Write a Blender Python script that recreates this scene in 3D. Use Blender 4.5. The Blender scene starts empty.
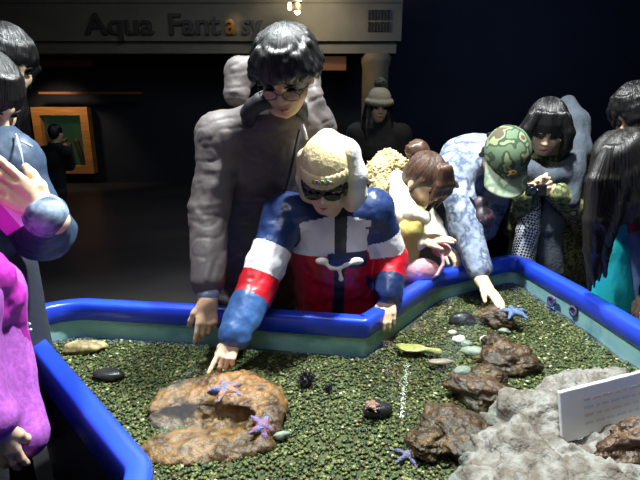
import bpy, math, random
import numpy as np
from mathutils import Vector, Matrix
from mathutils.bvhtree import BVHTree
rnd = random.Random(7)
nr = np.random.RandomState(5)
SC = bpy.context.scene
COL = SC.collection
V = lambda *a: np.array(a, dtype=float)
def unit(v):
    v = np.asarray(v, float); return v / max(1e-9, np.linalg.norm(v))
# ---------------------------------------------------------------- camera model (640x480)
FOC, PITCH, CAMZ = 520.0, math.radians(15.5), 1.45
_F = V(0, math.cos(PITCH), -math.sin(PITCH)); _U = V(0, math.sin(PITCH), math.cos(PITCH))
def ray(px, py): return V((px-320)/FOC, 0, 0) + _U*(240-py)/FOC + _F
def at(px, py, Y):
    d = ray(px, py); return V(0, 0, CAMZ) + d*Y/d[1]
def atz(px, py, z):
    d = ray(px, py); return V(0, 0, CAMZ) + d*(z-CAMZ)/d[2]
# ---------------------------------------------------------------- materials
def lin(c):
    return tuple(((x/255)/12.92 if x/255 <= .04045 else ((x/255+.055)/1.055)**2.4) for x in c)
def mat(name, col, rough=.6, col2=None, nscale=8, stretch=None, bump=0, bscale=40, spec=.5, metal=0, sheen=0,
        sss=0, coat=0, emit=None, estr=0, contrast=(.35, .65), detail=4, bstretch=None, brick=None):
    m = bpy.data.materials.new(name); m.use_nodes = True
    nt = m.node_tree; N = nt.nodes; L = nt.links
    b = N['Principled BSDF']; b.inputs['Roughness'].default_value = rough
    b.inputs['Specular IOR Level'].default_value = spec; b.inputs['Metallic'].default_value = metal
    if sheen: b.inputs['Sheen Weight'].default_value = sheen
    if sss:
        b.inputs['Subsurface Weight'].default_value = sss
        b.inputs['Subsurface Radius'].default_value = (.012, .005, .003); b.inputs['Subsurface Scale'].default_value = 1
    if coat: b.inputs['Coat Weight'].default_value = coat; b.inputs['Coat Roughness'].default_value = .15
    c1 = (*lin(col), 1)
    b.inputs['Base Color'].default_value = c1
    tc = N.new('ShaderNodeTexCoord')
    def coord(st):
        if not st: return tc.outputs['Object']
        mp = N.new('ShaderNodeMapping'); mp.inputs['Scale'].default_value = st
        L.new(tc.outputs['Object'], mp.inputs[0]); return mp.outputs[0]
    if col2 is not None:
        cols = col2 if isinstance(col2, list) else [col2]
        nz = N.new('ShaderNodeTexNoise'); nz.inputs['Scale'].default_value = nscale; nz.inputs['Detail'].default_value = detail
        L.new(coord(stretch), nz.inputs[0])
        cr = N.new('ShaderNodeValToRGB'); e = cr.color_ramp.elements
        e[0].position = contrast[0]; e[0].color = c1; e[1].position = contrast[1]; e[1].color = (*lin(cols[-1]), 1)
        for i, cc in enumerate(cols[:-1]):
            x = e.new(contrast[0]+(contrast[1]-contrast[0])*(i+1)/len(cols)); x.color = (*lin(cc), 1)
        if len(cols) > 1 and detail <= 2: cr.color_ramp.interpolation = 'CONSTANT'
        L.new(nz.outputs[0], cr.inputs[0]); L.new(cr.outputs[0], b.inputs['Base Color'])
    if brick:
        ck = N.new('ShaderNodeTexChecker'); ck.inputs['Scale'].default_value = brick
        ck.inputs[1].default_value = c1; ck.inputs[2].default_value = (*lin(col2 if col2 and not isinstance(col2, list) else (230, 230, 230)), 1)
        mp = N.new('ShaderNodeMapping'); mp.inputs['Rotation'].default_value = (0, .6, .2)
        L.new(tc.outputs['Object'], mp.inputs[0]); L.new(mp.outputs[0], ck.inputs[0]); L.new(ck.outputs[0], b.inputs['Base Color'])
    if bump:
        nb = N.new('ShaderNodeTexNoise'); nb.inputs['Scale'].default_value = bscale; nb.inputs['Detail'].default_value = 5
        L.new(coord(bstretch), nb.inputs[0])
        bp = N.new('ShaderNodeBump'); bp.inputs['Strength'].default_value = bump; bp.inputs['Distance'].default_value = .01
        L.new(nb.outputs[0], bp.inputs['Height']); L.new(bp.outputs[0], b.inputs['Normal'])
    if emit: b.inputs['Emission Color'].default_value = (*lin(emit), 1); b.inputs['Emission Strength'].default_value = estr
    return m
# ---------------------------------------------------------------- objects
def link(name, me, mats=None, parent=None, smooth=True):
    o = bpy.data.objects.new(name, me); COL.objects.link(o)
    for m in (mats if isinstance(mats, (list, tuple)) else [mats] if mats else []): me.materials.append(m)
    if smooth: me.polygons.foreach_set('use_smooth', np.ones(len(me.polygons), dtype=bool))
    if parent is not None:
        o.parent = parent; o.matrix_parent_inverse = Matrix.Identity(4)
        base = parent
        off = Vector((0, 0, 0))
        while base is not None: off += base.location; base = base.parent
        me.transform(Matrix.Translation(-off))
    return o
def mesh(name, vs, fs):
    me = bpy.data.meshes.new(name); me.from_pydata([tuple(v) for v in vs], [], [tuple(f) for f in fs]); me.update(); return me
def fast_mesh(name, vs, quads):
    me = bpy.data.meshes.new(name); k = quads.shape[1]
    me.vertices.add(len(vs)); me.vertices.foreach_set('co', vs.astype(np.float32).ravel())
    me.loops.add(quads.size); me.loops.foreach_set('vertex_index', quads.astype(np.int32).ravel())
    me.polygons.add(len(quads)); me.polygons.foreach_set('loop_start', np.arange(0, quads.size, k, dtype=np.int32))
    me.update(calc_edges=True); me.validate(); return me
def tag(o, label=None, cat=None, group=None, kind=None):
    if label: o['label'] = label
    if cat: o['category'] = cat
    if group: o['group'] = group
    if kind: o['kind'] = kind
    return o
def thing(name, loc, label, cat, group=None):
    o = bpy.data.objects.new(name, None); COL.objects.link(o); o.location = loc; o.empty_display_size = .1
    return tag(o, label, cat, group)
# ---------------------------------------------------------------- noise
_T = nr.rand(65536).astype(np.float32)
def vnoise(p, seed=0):
    p = np.asarray(p, dtype=np.float64) + seed*17.31
    i = np.floor(p).astype(np.int64); f = p - i; f = f*f*(3-2*f)
    def h(a, b, c): return _T[((i[:, 0]+a)*73856093 ^ (i[:, 1]+b)*19349663 ^ (i[:, 2]+c)*83492791) & 65535]
    x, y, z = f[:, 0], f[:, 1], f[:, 2]
    r = 0
    for a in (0, 1):
        for b in (0, 1):
            for c in (0, 1):
                r = r + h(a, b, c)*(x if a else 1-x)*(y if b else 1-y)*(z if c else 1-z)
    return r*2-1
def fbm(p, oct=4, seed=0):
    p = np.asarray(p, float); r = 0; a = 1; t = 0
    for k in range(oct):
        r = r + a*vnoise(p, seed+k*3); t += a; a *= .5; p = p*2.03
    return r/t
# ---------------------------------------------------------------- signed distance modelling
class Field:
    def __init__(s, h): s.h = h; s.P = []
    def cone(s, a, b, ra, rb, k=.02, ax=None, st=1.0, op='+'):
        a = np.asarray(a, float); b = np.asarray(b, float); R = max(ra, rb)*max(st, 1)
        s.P.append(('c', np.minimum(a, b)-R, np.maximum(a, b)+R, k, op, (a, b, ra, rb, None if ax is None else unit(ax), st))); return s
    def chain(s, pts, rs, k=.02, **kw):
        for i in range(len(pts)-1): s.cone(pts[i], pts[i+1], rs[i], rs[i+1], k, **kw)
        return s
    def ell(s, c, r, M=None, k=.02, op='+'):
        c = np.asarray(c, float); r = np.asarray(r, float); R = r.max() if M is not None else r
        s.P.append(('e', c-R, c+R, k, op, (c, r, M))); return s
    def box(s, c, hf, rd=.01, M=None, k=.005, op='+'):
        c = np.asarray(c, float); hf = np.asarray(hf, float); R = np.linalg.norm(hf)
        s.P.append(('b', c-R, c+R, k, op, (c, hf, rd, M))); return s
    def _d(s, t, X, q):
        if t == 'c':
            a, b, ra, rb, ax, st = q
            p = X-a
            if ax is not None:
                w = p@ax; w0 = (b-a)@ax; p = p+ax*(w*(1/st-1))[..., None]; ab = (b-a)+ax*(w0*(1/st-1))
            else: ab = b-a
            tt = np.clip((p@ab)/max(1e-9, ab@ab), 0, 1)
            return np.linalg.norm(p-tt[..., None]*ab, axis=-1)-(ra+tt*(rb-ra))
        if t == 'e':
            c, r, M = q; p = X-c
            if M is not None: p = p@np.asarray(M).T
            k0 = np.linalg.norm(p/r, axis=-1); k1 = np.linalg.norm(p/(r*r), axis=-1)
            return k0*(k0-1)/np.maximum(k1, 1e-6)
        c, hf, rd, M = q; p = X-c
        if M is not None: p = p@np.asarray(M).T
        w = np.abs(p)-(hf-rd)
        return np.linalg.norm(np.maximum(w, 0), axis=-1)+np.minimum(w.max(-1), 0)-rd
    def build(s, name, mats=None, parent=None, fn=None, disp=None, noise=None, cut=None):
        h = s.h
        lo = np.min([p[1] for p in s.P if p[4] == '+'], 0)-3*h; hi = np.max([p[2] for p in s.P if p[4] == '+'], 0)+3*h
        n = np.ceil((hi-lo)/h).astype(int)+1
        D = np.full(n, .5, np.float32)
        for t, l, u, k, op, q in s.P:
            m = (k+2*h) if op == '+' else 2*h
            i0 = np.clip(np.floor((l-m-lo)/h).astype(int), 0, n); i1 = np.clip(np.ceil((u+m-lo)/h).astype(int)+1, 0, n)
            if (i1 <= i0).any(): continue
            g = [lo[j]+h*np.arange(i0[j], i1[j]) for j in range(3)]
            X = np.stack(np.meshgrid(*g, indexing='ij'), -1)
            d = s._d(t, X, q).astype(np.float32)
            sl = tuple(slice(a, b) for a, b in zip(i0, i1)); E = D[sl]
            if op == '+':
                hh = np.clip(.5+.5*(E-d)/max(k, 1e-5), 0, 1); D[sl] = E*(1-hh)+d*hh-k*hh*(1-hh)
            else:
                hh = np.clip(.5-.5*(E+d)/max(k, 1e-5), 0, 1); D[sl] = E*(1-hh)-d*hh+k*hh*(1-hh)
        vs, qs = surfnet(D, h, lo)
        me = fast_mesh(name, vs, qs)
        if noise is not None or disp is not None:
            nm = np.empty(len(me.vertices)*3, np.float32); me.vertices.foreach_get('normal', nm); nm = nm.reshape(-1, 3)
            co = np.empty(len(me.vertices)*3, np.float32); me.vertices.foreach_get('co', co); co = co.reshape(-1, 3)
            if noise:
                for amp, sc, sd in noise: co = co+nm*(amp*fbm(co*np.asarray(sc), 3, sd))[:, None]
            if disp: co = co+nm*np.asarray(disp(co, nm))[:, None]
            me.vertices.foreach_set('co', co.astype(np.float32).ravel()); me.update()
        if fn is not None:
            c = np.empty(len(me.polygons)*3, np.float32); me.polygons.foreach_get('center', c)
            me.polygons.foreach_set('material_index', np.asarray(fn(c.reshape(-1, 3).astype(float))).astype(np.int32))
        return link(name, me, mats, parent)
def surfnet(D, h, lo):
    I = D < 0; n = np.array(D.shape)
    c8 = [(a, b, c) for a in (0, 1) for b in (0, 1) for c in (0, 1)]
    sub = lambda A, o: A[o[0]:n[0]-1+o[0], o[1]:n[1]-1+o[1], o[2]:n[2]-1+o[2]]
    cnt = np.zeros(n-1, np.int8)
    for o in c8: cnt += sub(I, o)
    act = (cnt > 0) & (cnt < 8)
    idx = np.argwhere(act); ids = np.full(n-1, -1, np.int32); ids[act] = np.arange(len(idx))
    d8 = np.stack([D[idx[:, 0]+o[0], idx[:, 1]+o[1], idx[:, 2]+o[2]] for o in c8], 1)
    acc = np.zeros((len(idx), 3)); w = np.zeros(len(idx))
    for i in range(8):
        for j in range(i+1, 8):
            df = np.abs(np.subtract(c8[i], c8[j]))
            if df.sum() != 1: continue
            a, b = d8[:, i], d8[:, j]; s = (a < 0) != (b < 0)
            t = np.where(s, a/np.where(a == b, 1, a-b), 0)
            acc += np.where(s[:, None], np.array(c8[i])+t[:, None]*np.subtract(c8[j], c8[i]), 0); w += s
    vs = lo+h*(idx+acc/np.maximum(w, 1)[:, None])
    Q = []
    for ax in range(3):
        o = [0, 0, 0]; o[ax] = 1
        A = I[:n[0]-o[0], :n[1]-o[1], :n[2]-o[2]]; B = I[o[0]:, o[1]:, o[2]:]
        e = np.argwhere(A != B); u, v = [x for x in range(3) if x != ax]
        e = e[(e[:, u] > 0) & (e[:, v] > 0) & (e[:, u] < n[u]-1) & (e[:, v] < n[v]-1)]
        ins = A[e[:, 0], e[:, 1], e[:, 2]]
        def cell(du, dv):
            q = e.copy(); q[:, u] -= du; q[:, v] -= dv; return ids[q[:, 0], q[:, 1], q[:, 2]]
        q = np.stack([cell(1, 1), cell(0, 1), cell(0, 0), cell(1, 0)], 1)
        fl = ins if ax != 1 else ~ins
        q[~fl] = q[~fl][:, ::-1]
        Q.append(q)
    Q = np.concatenate(Q); Q = Q[(Q >= 0).all(1)]
    return vs, Q
# ---------------------------------------------------------------- polygon helpers
class MB:
    def __init__(s): s.v = []; s.f = []; s.m = []
    def add(s, vs, fs, mi=0):
        b = len(s.v); s.v += [tuple(x) for x in vs]; s.f += [tuple(b+i for i in f) for f in fs]; s.m += [mi]*len(fs); return s
    def box(s, c, hf, M=None, mi=0):
        c = np.asarray(c, float); M = np.eye(3) if M is None else np.asarray(M)
        vs = [c+(np.array([x, y, z])*hf)@M for x in (-1, 1) for y in (-1, 1) for z in (-1, 1)]
        return s.add(vs, [(0, 1, 3, 2), (4, 6, 7, 5), (0, 4, 5, 1), (2, 3, 7, 6), (0, 2, 6, 4), (1, 5, 7, 3)], mi)
    def tube(s, pts, r, n=8, closed=False, mi=0):
        pts = [np.asarray(p, float) for p in pts]; m = len(pts); rs = r if isinstance(r, (list, tuple)) else [r]*m
        vs = []; ref = None
        for i, p in enumerate(pts):
            a = pts[(i-1) % m] if (closed or i) else p; b = pts[(i+1) % m] if (closed or i < m-1) else p
            t = unit(b-a)
            if ref is None: ref = V(0, 0, 1) if abs(t[2]) < .9 else V(1, 0, 0)
            u = unit(np.cross(t, ref)); w = np.cross(u, t); ref = w
            vs += [p+rs[i]*(math.cos(q)*u+math.sin(q)*w) for q in (2*math.pi*j/n for j in range(n))]
        fs = []
        for i in range(m if closed else m-1):
            for j in range(n):
                i2 = (i+1) % m; fs.append((i*n+j, i*n+(j+1) % n, i2*n+(j+1) % n, i2*n+j))
        if not closed: fs += [tuple(range(n))[::-1], tuple((m-1)*n+j for j in range(n))]
        return s.add(vs, fs, mi)
    def lathe(s, c, prof, n=20, M=None, mi=0):
        c = np.asarray(c, float); M = np.eye(3) if M is None else np.asarray(M); vs = []; m = len(prof)
        for r, z in prof: vs += [c+np.array([r*math.cos(2*math.pi*j/n), r*math.sin(2*math.pi*j/n), z])@M for j in range(n)]
        fs = [(i*n+j, i*n+(j+1) % n, (i+1)*n+(j+1) % n, (i+1)*n+j) for i in range(m-1) for j in range(n)]
        fs += [tuple(range(n))[::-1], tuple((m-1)*n+j for j in range(n))]
        return s.add(vs, fs, mi)
    def build(s, name, mats=None, parent=None, smooth=False):
        me = mesh(name, s.v, s.f); o = link(name, me, mats, parent, smooth)
        me.polygons.foreach_set('material_index', np.array(s.m, np.int32)); return o
# ================================================================ SETTING
M_floor = mat('floor dark', (52, 50, 50), .4, (40, 38, 40), 1.5)
M_wall = mat('wall dark navy', (20, 24, 36), .9, (16, 19, 30), 2)
M_ceil = mat('ceiling black', (14, 15, 18), .9)
M_fascia = mat('fascia plaster', (118, 112, 98), .8, (104, 100, 90), 2.5, bump=.05, bscale=60)
def slab(name, lo, hi, m, label, kind='structure'):
    b = MB(); lo = V(*lo); hi = V(*hi); b.box((lo+hi)/2, (hi-lo)/2)
    return tag(b.build(name, m), label, None, None, kind)
slab('floor', (-6, -1.5, -.1), (6, 9.2, 0), M_floor, 'dark polished floor of the gallery')
slab('wall_back', (-6, 9, 0), (6, 9.2, 3.6), M_wall, 'dark wall behind the gallery')
slab('wall_left', (-6.2, -1.5, 0), (-6, 9.2, 3.6), M_wall, 'dark side wall')
slab('wall_right', (6, -1.5, 0), (6.2, 9.2, 3.6), M_wall, 'dark right side wall')
slab('wall_front', (-6.2, -1.7, 0), (6.2, -1.5, 3.6), M_wall, 'dark wall behind the viewer')
slab('ceiling', (-6.2, -1.7, 3.6), (6.2, 9.2, 3.7), M_ceil, 'black ceiling')
YB = 8.0
zt = at(200, 3, YB)[2]; zm = at(395, 41, YB)[2]; zb = at(300, 53, YB)[2]; xr = at(402, 20, YB)[0]
fa = MB(); fa.box(((-6+xr)/2, YB+.2, (zt+zm)/2), ((xr+6)/2, .2, (zt-zm)/2))
xr2 = at(397, 45, YB)[0]
fa.box(((-6+xr2)/2, YB+.235, (zm+zb)/2), ((xr2+6)/2, .165, (zm-zb)/2)); fa.box(((-6+xr)/2, YB+.2, zt+.03), ((xr+6)/2, .23, .03))
tag(fa.build('trim_1', M_fascia), 'long grey plaster fascia beam carrying the lettering', None, None, 'structure')
pc = at(376, 60, YB+.2)
pm = MB(); pm.lathe((pc[0], YB+.25, 0), [(.24, 0), (.22, .1), (.2, .15), (.2, zb-.2), (.22, zb-.12), (.24, zb)], 24)
tag(pm.build('pillar', mat('pillar plaster', (128, 112, 84), .7, (110, 98, 76), 4), None, True), 'round plaster pillar under the end of the fascia', None, None, 'structure')
# letters on the fascia
def text(name, s, loc, size, m, ext=.02, sx=1):
    cu = bpy.data.curves.new(name, 'FONT'); cu.body = s; cu.size = size; cu.extrude = ext; cu.bevel_depth = .003; cu.offset = .004
    o = bpy.data.objects.new(name+'_tmp', cu); COL.objects.link(o)
    me = bpy.data.meshes.new_from_object(o.evaluated_get(bpy.context.evaluated_depsgraph_get())); bpy.data.objects.remove(o)
    me.transform(Matrix.Translation(Vector(loc)) @ Matrix.Diagonal((sx, 1, 1, 1)) @ Matrix.Rotation(math.pi/2, 4, 'X'))
    return me
M_letter = mat('letter bronze', (70, 64, 64), .5, metal=.2); M_letter_glint = mat('letter painted glint', (190, 130, 70), .25, metal=.9)  # brighter second tone paints the light reflected on one letter
lt = at(86, 34, YB-.03); hgt = (at(86, 12, YB)-at(86, 34, YB))[2]
sgn = thing('sign_lettering', (lt[0], YB, lt[2]), 'raised dark serif words across the left of the grey fascia beam', 'sign')
link('lettering', text('lettering', 'Aqua', (lt[0], YB-.02, lt[2]), hgt*1.35, M_letter, sx=1.18), M_letter, sgn, False)
l2 = at(168, 34, YB-.02); link('lettering', text('lettering', 'Fant', (l2[0], YB-.02, lt[2]), hgt*1.35, M_letter, sx=1.1), M_letter, sgn, False)
l3 = at(225, 34, YB-.02); o = link('lettering', text('lettering', 'a', (l3[0], YB-.02, lt[2]), hgt*1.45, M_letter_glint, sx=.92), M_letter_glint, sgn, False); o['label'] = 'letter coloured brighter for the light reflected on it'
l4 = at(241, 34, YB-.02); link('lettering', text('lettering', 'sy', (l4[0], YB-.02, lt[2]), hgt*1.35, M_letter, sx=.92), M_letter, sgn, False)
# small faint emblem: two rows of bars
em = MB(); a0 = at(367, 33, YB); b0 = at(392, 9, YB); w, hh = b0[0]-a0[0], b0[2]-a0[2]
for row in (0, 1):
    for k in range(4):
        x = a0[0]+w*(k+.5)/4; z = a0[2]+hh*(.25+.5*row)
        em.box((x-w*.075, YB-.012, z), (w*.022, .014, hh*.2)); em.box((x+w*.045, YB-.012, z), (w*.022, .014, hh*.2))
        em.box((x-w*.015, YB-.012, z+hh*(.1 if (k+row) % 2 else -.06)), (w*.06, .014, hh*.025)); em.box((x-w*.015, YB-.012, z+hh*.19), (w*.07, .014, hh*.025))
tag(em.build('emblem_sign', M_letter), 'small faint two-row emblem at the pillar end of the grey fascia', 'sign')
# track spotlight
lp = at(295, 3, 7.4)
sp = thing('track_spotlight', (lp[0], lp[1], lp[2]+.1), 'small lit ceiling spotlight above the man in the dark parka', 'lamp')
b = MB(); b.box((lp[0], lp[1], lp[2]+.02), (.09, .05, .012)); b.tube([(lp[0], lp[1], lp[2]+.03), (lp[0], lp[1], 3.6)], .015, 8); b.build('bracket', mat('lamp black', (25, 25, 26), .4), sp)
b = MB(); b.lathe((lp[0]+.03, lp[1], lp[2]-.10), [(.06, 0), (.062, .01), (.055, .07), (.04, .12)], 20); b.build('lamp_shade', mat('lamp housing', (110, 100, 80), .4, metal=.5), sp, True)
b = MB(); b.lathe((lp[0]+.03, lp[1], lp[2]-.125), [(.005, -.02), (.035, 0), (.045, .03), (.02, .05)], 16); b.build('bulb', mat('bulb lit', (255, 240, 200), emit=(255, 235, 190), estr=9), sp, True)
b = MB(); b.lathe((lp[0]-.07, lp[1], lp[2]-.02), [(.02, -.07), (.028, -.05), (.028, .0), (.02, .04)], 16); b.build('side_bulb', mat('bulb dim', (255, 230, 180), emit=(255, 215, 150), estr=2.5), sp, True)
# framed tank window low on the back wall (a free-standing lit display)
FY = 8.9
c = [at(33, 107, FY), at(90, 107, FY), at(95, 173, FY), at(42, 173, FY)]
x0, x1 = (c[0][0]+c[3][0])/2, (c[1][0]+c[2][0])/2; z1, z0 = c[0][2], c[2][2]
fr = thing('aquarium_window', ((x0+x1)/2, FY, z0), 'wood-framed aquarium window glowing green on the back wall', 'aquarium')
M_oak = mat('oak frame', (190, 128, 66), .5, (165, 105, 50), 3, stretch=(1, 1, 9))
b = MB(); t = .13; t2 = .17
for (ax, bx, az, bz) in ((x0, x0+t, z0, z1), (x1-t, x1, z0, z1), (x0+t, x1-t, z1-t, z1), (x0+t, x1-t, z0, z0+t)):
    b.box(((ax+bx)/2, FY, (az+bz)/2), ((bx-ax)/2, .08, (bz-az)/2))
b.build('frame', M_oak, fr)
b = MB(); b.box(((x0+x1)/2, FY+.06, (z0+z1)/2), ((x1-x0)/2-t, .02, (z1-z0)/2-t)); b.build('glass', mat('tank glass', (20, 34, 28), .15, (38, 58, 40), 1.6, emit=(40, 66, 44), estr=.22), fr)
b = Field(.03)
for k in range(9):
    p = V(x0+t+.05+rnd.random()*(x1-x0-2*t-.1), FY+.02, z0+t); b.chain([p, p+V(rnd.uniform(-.1, .1), 0, .2+.25*rnd.random()), p+V(rnd.uniform(-.15, .15), 0, .35+.4*rnd.random())], [.05, .04, .02], .03)
o = b.build('tank_plants', mat('tank weed', (22, 26, 20), .6, (60, 42, 22), 6), fr); tag(o, kind='stuff')
# shiny bars glinting in the dark, left of the man
M_cop = mat('copper rail', (150, 96, 60), .35, metal=.5)
def bar(name, p, q, Yd, th, lab, emis=0):
    a = at(*p, Yd); e = at(*q, Yd); b = MB(); cc = (a+e)/2; b.box(cc, ((e[0]-a[0])/2, .05, th)); return tag(b.build(name, M_cop), lab, 'rail')
bar('wall_rail', (38, 62), (93, 61), 8.6, .07, 'short copper-brown wall strip under the fascia on the dark wall')
bar('wall_rail', (40, 93), (142, 93), 8.7, .018, 'thin copper line on the dark wall above the framed aquarium')
a = at(322, 66, 8.3); e = at(346, 61, 8.3)
b = MB(); b.box((a+e)/2, ((e[0]-a[0])/2, .05, .1)); tag(b.build('wall_plaque', M_cop), 'small brown plaque under the fascia beside the pillar', 'sign')

# ================================================================ TOUCH POOL
ZR, ZL, ZW = .70, .63, .622
RAW = [(-.345, .885), (-.359, .952), (-.93, 1.583), (-.985, 1.67), (-1.03, 1.765), (-.93, 1.825), (-.48, 1.768), (.168, 1.66), (.545, 2.17), (.945, 2.40), (1.03, 1.95), (1.07, 1.6), (1.12, 1.0), (1.12, .5), (-.33, .5)]
FIL = [.03, .03, .05, .05, .05, .08, 0, .02, .03, .05, 0, 0, 0, .05, .05]
def fillet(P, R, n=6):
    out = []; m = len(P)
    for i in range(m):
        p = np.array(P[i]); a = np.array(P[i-1]); c = np.array(P[(i+1) % m]); r = R[i]
        if r == 0: out.append(p); continue
        u = unit(a-p); w = unit(c-p); d = min(r, .4*np.linalg.norm(a-p), .4*np.linalg.norm(c-p))
        s, e = p+u*d, p+w*d
        for k in range(n+1):
            t = k/n; out.append((1-t)**2*s+2*t*(1-t)*p+t*t*e)
    return np.array(out)
POLY = fillet(RAW, FIL)
def offset(P, d):
    m = len(P); out = []
    for i in range(m):
        a, p, c = P[i-1], P[i], P[(i+1) % m]
        n1 = unit(np.array([-(p-a)[1], (p-a)[0]])); n2 = unit(np.array([-(c-p)[1], (c-p)[0]])); b = unit(n1+n2)
        out.append(p+b*d/max(.45, b@n1))
    return np.array(out)
# RAW runs clockwise, so the left normal points outward
def sweep(prof, closed=False):
    m = len(POLY); vs = []; fs = []; k = len(prof)
    for u, z in prof: vs += [(x, y, z) for x, y in offset(POLY, u)]
    for j in range(k if closed else k-1):
        for i in range(m):
            a, b2 = j*m, ((j+1) % k)*m; fs.append((a+i, a+(i+1) % m, b2+(i+1) % m, b2+i))
    return vs, fs
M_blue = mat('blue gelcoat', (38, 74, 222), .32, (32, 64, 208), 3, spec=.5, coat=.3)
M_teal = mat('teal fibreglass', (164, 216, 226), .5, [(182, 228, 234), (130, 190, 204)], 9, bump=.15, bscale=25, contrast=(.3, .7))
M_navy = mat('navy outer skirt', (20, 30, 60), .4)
pool = thing('touch_pool', (0, 1.3, 0), 'angular blue-rimmed touch pool full of gravel and shallow water', 'pool')
w = .056
vs, fs = sweep([(.004, ZL), (0, ZL+.004), (0, ZR-.012), (.003, ZR-.004), (.011, ZR), (w-.01, ZR), (w-.003, ZR-.004), (w, ZR-.012), (w, ZL-.03), (w-.006, ZL-.035), (w-.012, ZL-.03)], True)
link('rim', mesh('rim', vs, fs), M_blue, pool)
vs, fs = sweep([(.012, ZL+.01), (.014, .60), (.02, .5)]); link('inner_wall', mesh('inner_wall', vs, fs), M_teal, pool)
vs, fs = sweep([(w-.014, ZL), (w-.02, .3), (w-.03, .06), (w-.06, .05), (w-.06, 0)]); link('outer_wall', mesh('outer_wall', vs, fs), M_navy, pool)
def inside(X, P):
    r = np.zeros(len(X), bool); m = len(P)
    for i in range(m):
        (x1, y1), (x2, y2) = P[i-1], P[i]
        c = ((y1 > X[:, 1]) != (y2 > X[:, 1])); r ^= c & (X[:, 0] < (x2-x1)*(X[:, 1]-y1)/(y2-y1+1e-12)+x1)
    return r
def gz(x, y):
    x = np.asarray(x, float); y = np.asarray(y, float); q = np.stack([x*3, y*3, x*0], -1).reshape(-1, 3)
    return (.556+.012*fbm(q, 3, 4).reshape(x.shape)+.02*np.clip((y-1.75)/.6, 0, 1)*np.clip(x*3, 0, 1))
def gz1(x, y): return float(gz(np.array([x]), np.array([y]))[0])
st = .03; gx = np.arange(-1.12, 1.2, st); gy = np.arange(.42, 2.5, st); GX, GY = np.meshgrid(gx, gy, indexing='ij')
vs = np.stack([GX, GY, gz(GX, GY)-.004], -1).reshape(-1, 3); ny = len(gy)
ii, jj = np.meshgrid(np.arange(len(gx)-1), np.arange(ny-1), indexing='ij'); ii = ii.ravel(); jj = jj.ravel()
q = np.stack([ii*ny+jj, (ii+1)*ny+jj, (ii+1)*ny+jj+1, ii*ny+jj+1], 1)
OUT = offset(POLY, .02); q = q[inside(vs[q].mean(1)[:, :2], OUT)]
M_bed = mat('gravel bed', (74, 78, 40), .8, (54, 58, 30), 60, bump=.5, bscale=120)
link('bed', fast_mesh('bed', vs, q), M_bed, pool)
# loose gravel: tens of thousands of small pebbles
ico = [(-.526, .851, 0), (.526, .851, 0), (-.526, -.851, 0), (.526, -.851, 0), (0, -.526, .851), (0, .526, .851), (0, -.526, -.851), (0, .526, -.851), (.851, 0, -.526), (.851, 0, .526), (-.851, 0, -.526), (-.851, 0, .526)]
icf = np.array([(0, 11, 5), (0, 5, 1), (0, 1, 7), (0, 7, 10), (0, 10, 11), (1, 5, 9), (5, 11, 4), (11, 10, 2), (10, 7, 6), (7, 1, 8), (3, 9, 4), (3, 4, 2), (3, 2, 6), (3, 6, 8), (3, 8, 9), (4, 9, 5), (2, 4, 11), (6, 2, 10), (8, 6, 7), (9, 8, 1)])
n = 64000
pos = np.stack([nr.uniform(-1.05, 1.13, n), 0.75+1.7*nr.rand(n)**1.0, np.zeros(n)], 1); pos = pos[inside(pos[:, :2], POLY)]
n = len(pos); rad = .0028+.0030*nr.rand(n)**2.2; sc = rad[:, None]*np.stack([1+.5*nr.rand(n), 1+.5*nr.rand(n), .6+.3*nr.rand(n)], 1)
pos[:, 2] = gz(pos[:, 0], pos[:, 1])+rad*.3
an = nr.rand(n)*6.28; base = np.array(ico)
v = base[None]*sc[:, None, :]*(1+.25*nr.uniform(-1, 1, (n, 12, 1)))
ca, sa = np.cos(an)[:, None], np.sin(an)[:, None]
v = np.stack([v[..., 0]*ca-v[..., 1]*sa, v[..., 0]*sa+v[..., 1]*ca, v[..., 2]], -1)+pos[:, None, :]
fq = (icf[None]+12*np.arange(n)[:, None, None]).reshape(-1, 3)
me = fast_mesh('gravel', v.reshape(-1, 3), fq)
GC = [(80, 86, 38), (56, 66, 28), (106, 104, 52), (38, 45, 22), (128, 124, 74), (70, 57, 30), (66, 82, 38), (180, 176, 138), (88, 72, 44)]
gp = [.2, .2, .13, .16, .06, .08, .12, .015, .035]
me.polygons.foreach_set('material_index', np.repeat(nr.choice(len(GC), n, p=gp), 20).astype(np.int32))
tag(link('gravel', me, [mat('pebble %d' % i, cc, .55) for i, cc in enumerate(GC)], None, False), 'fine olive and brown gravel covering the bottom of the touch pool', 'gravel', None, 'stuff')
# water
M_water = bpy.data.materials.new('pool water'); M_water.use_nodes = True
nt = M_water.node_tree; N = nt.nodes; L = nt.links; N.remove(N['Principled BSDF'])
tr = N.new('ShaderNodeBsdfTransparent'); tr.inputs[0].default_value = (.91, .955, .94, 1)
gl = N.new('ShaderNodeBsdfGlossy'); gl.inputs['Roughness'].default_value = .02
fr_ = N.new('ShaderNodeFresnel'); fr_.inputs[0].default_value = 1.33
mx = N.new('ShaderNodeMixShader'); tcn = N.new('ShaderNodeTexCoord')
nz = N.new('ShaderNodeTexNoise'); nz.inputs['Scale'].default_value = 9; nz.inputs['Detail'].default_value = 2; L.new(tcn.outputs['Object'], nz.inputs[0])
bp = N.new('ShaderNodeBump'); bp.inputs['Strength'].default_value = .12; bp.inputs['Distance'].default_value = .02
L.new(nz.outputs[0], bp.inputs['Height']); L.new(bp.outputs[0], gl.inputs['Normal']); L.new(bp.outputs[0], fr_.inputs['Normal'])
L.new(fr_.outputs[0], mx.inputs[0]); L.new(tr.outputs[0], mx.inputs[1]); L.new(gl.outputs[0], mx.inputs[2]); L.new(mx.outputs[0], N['Material Output'].inputs[0])
W2 = offset(POLY, .010)
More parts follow.
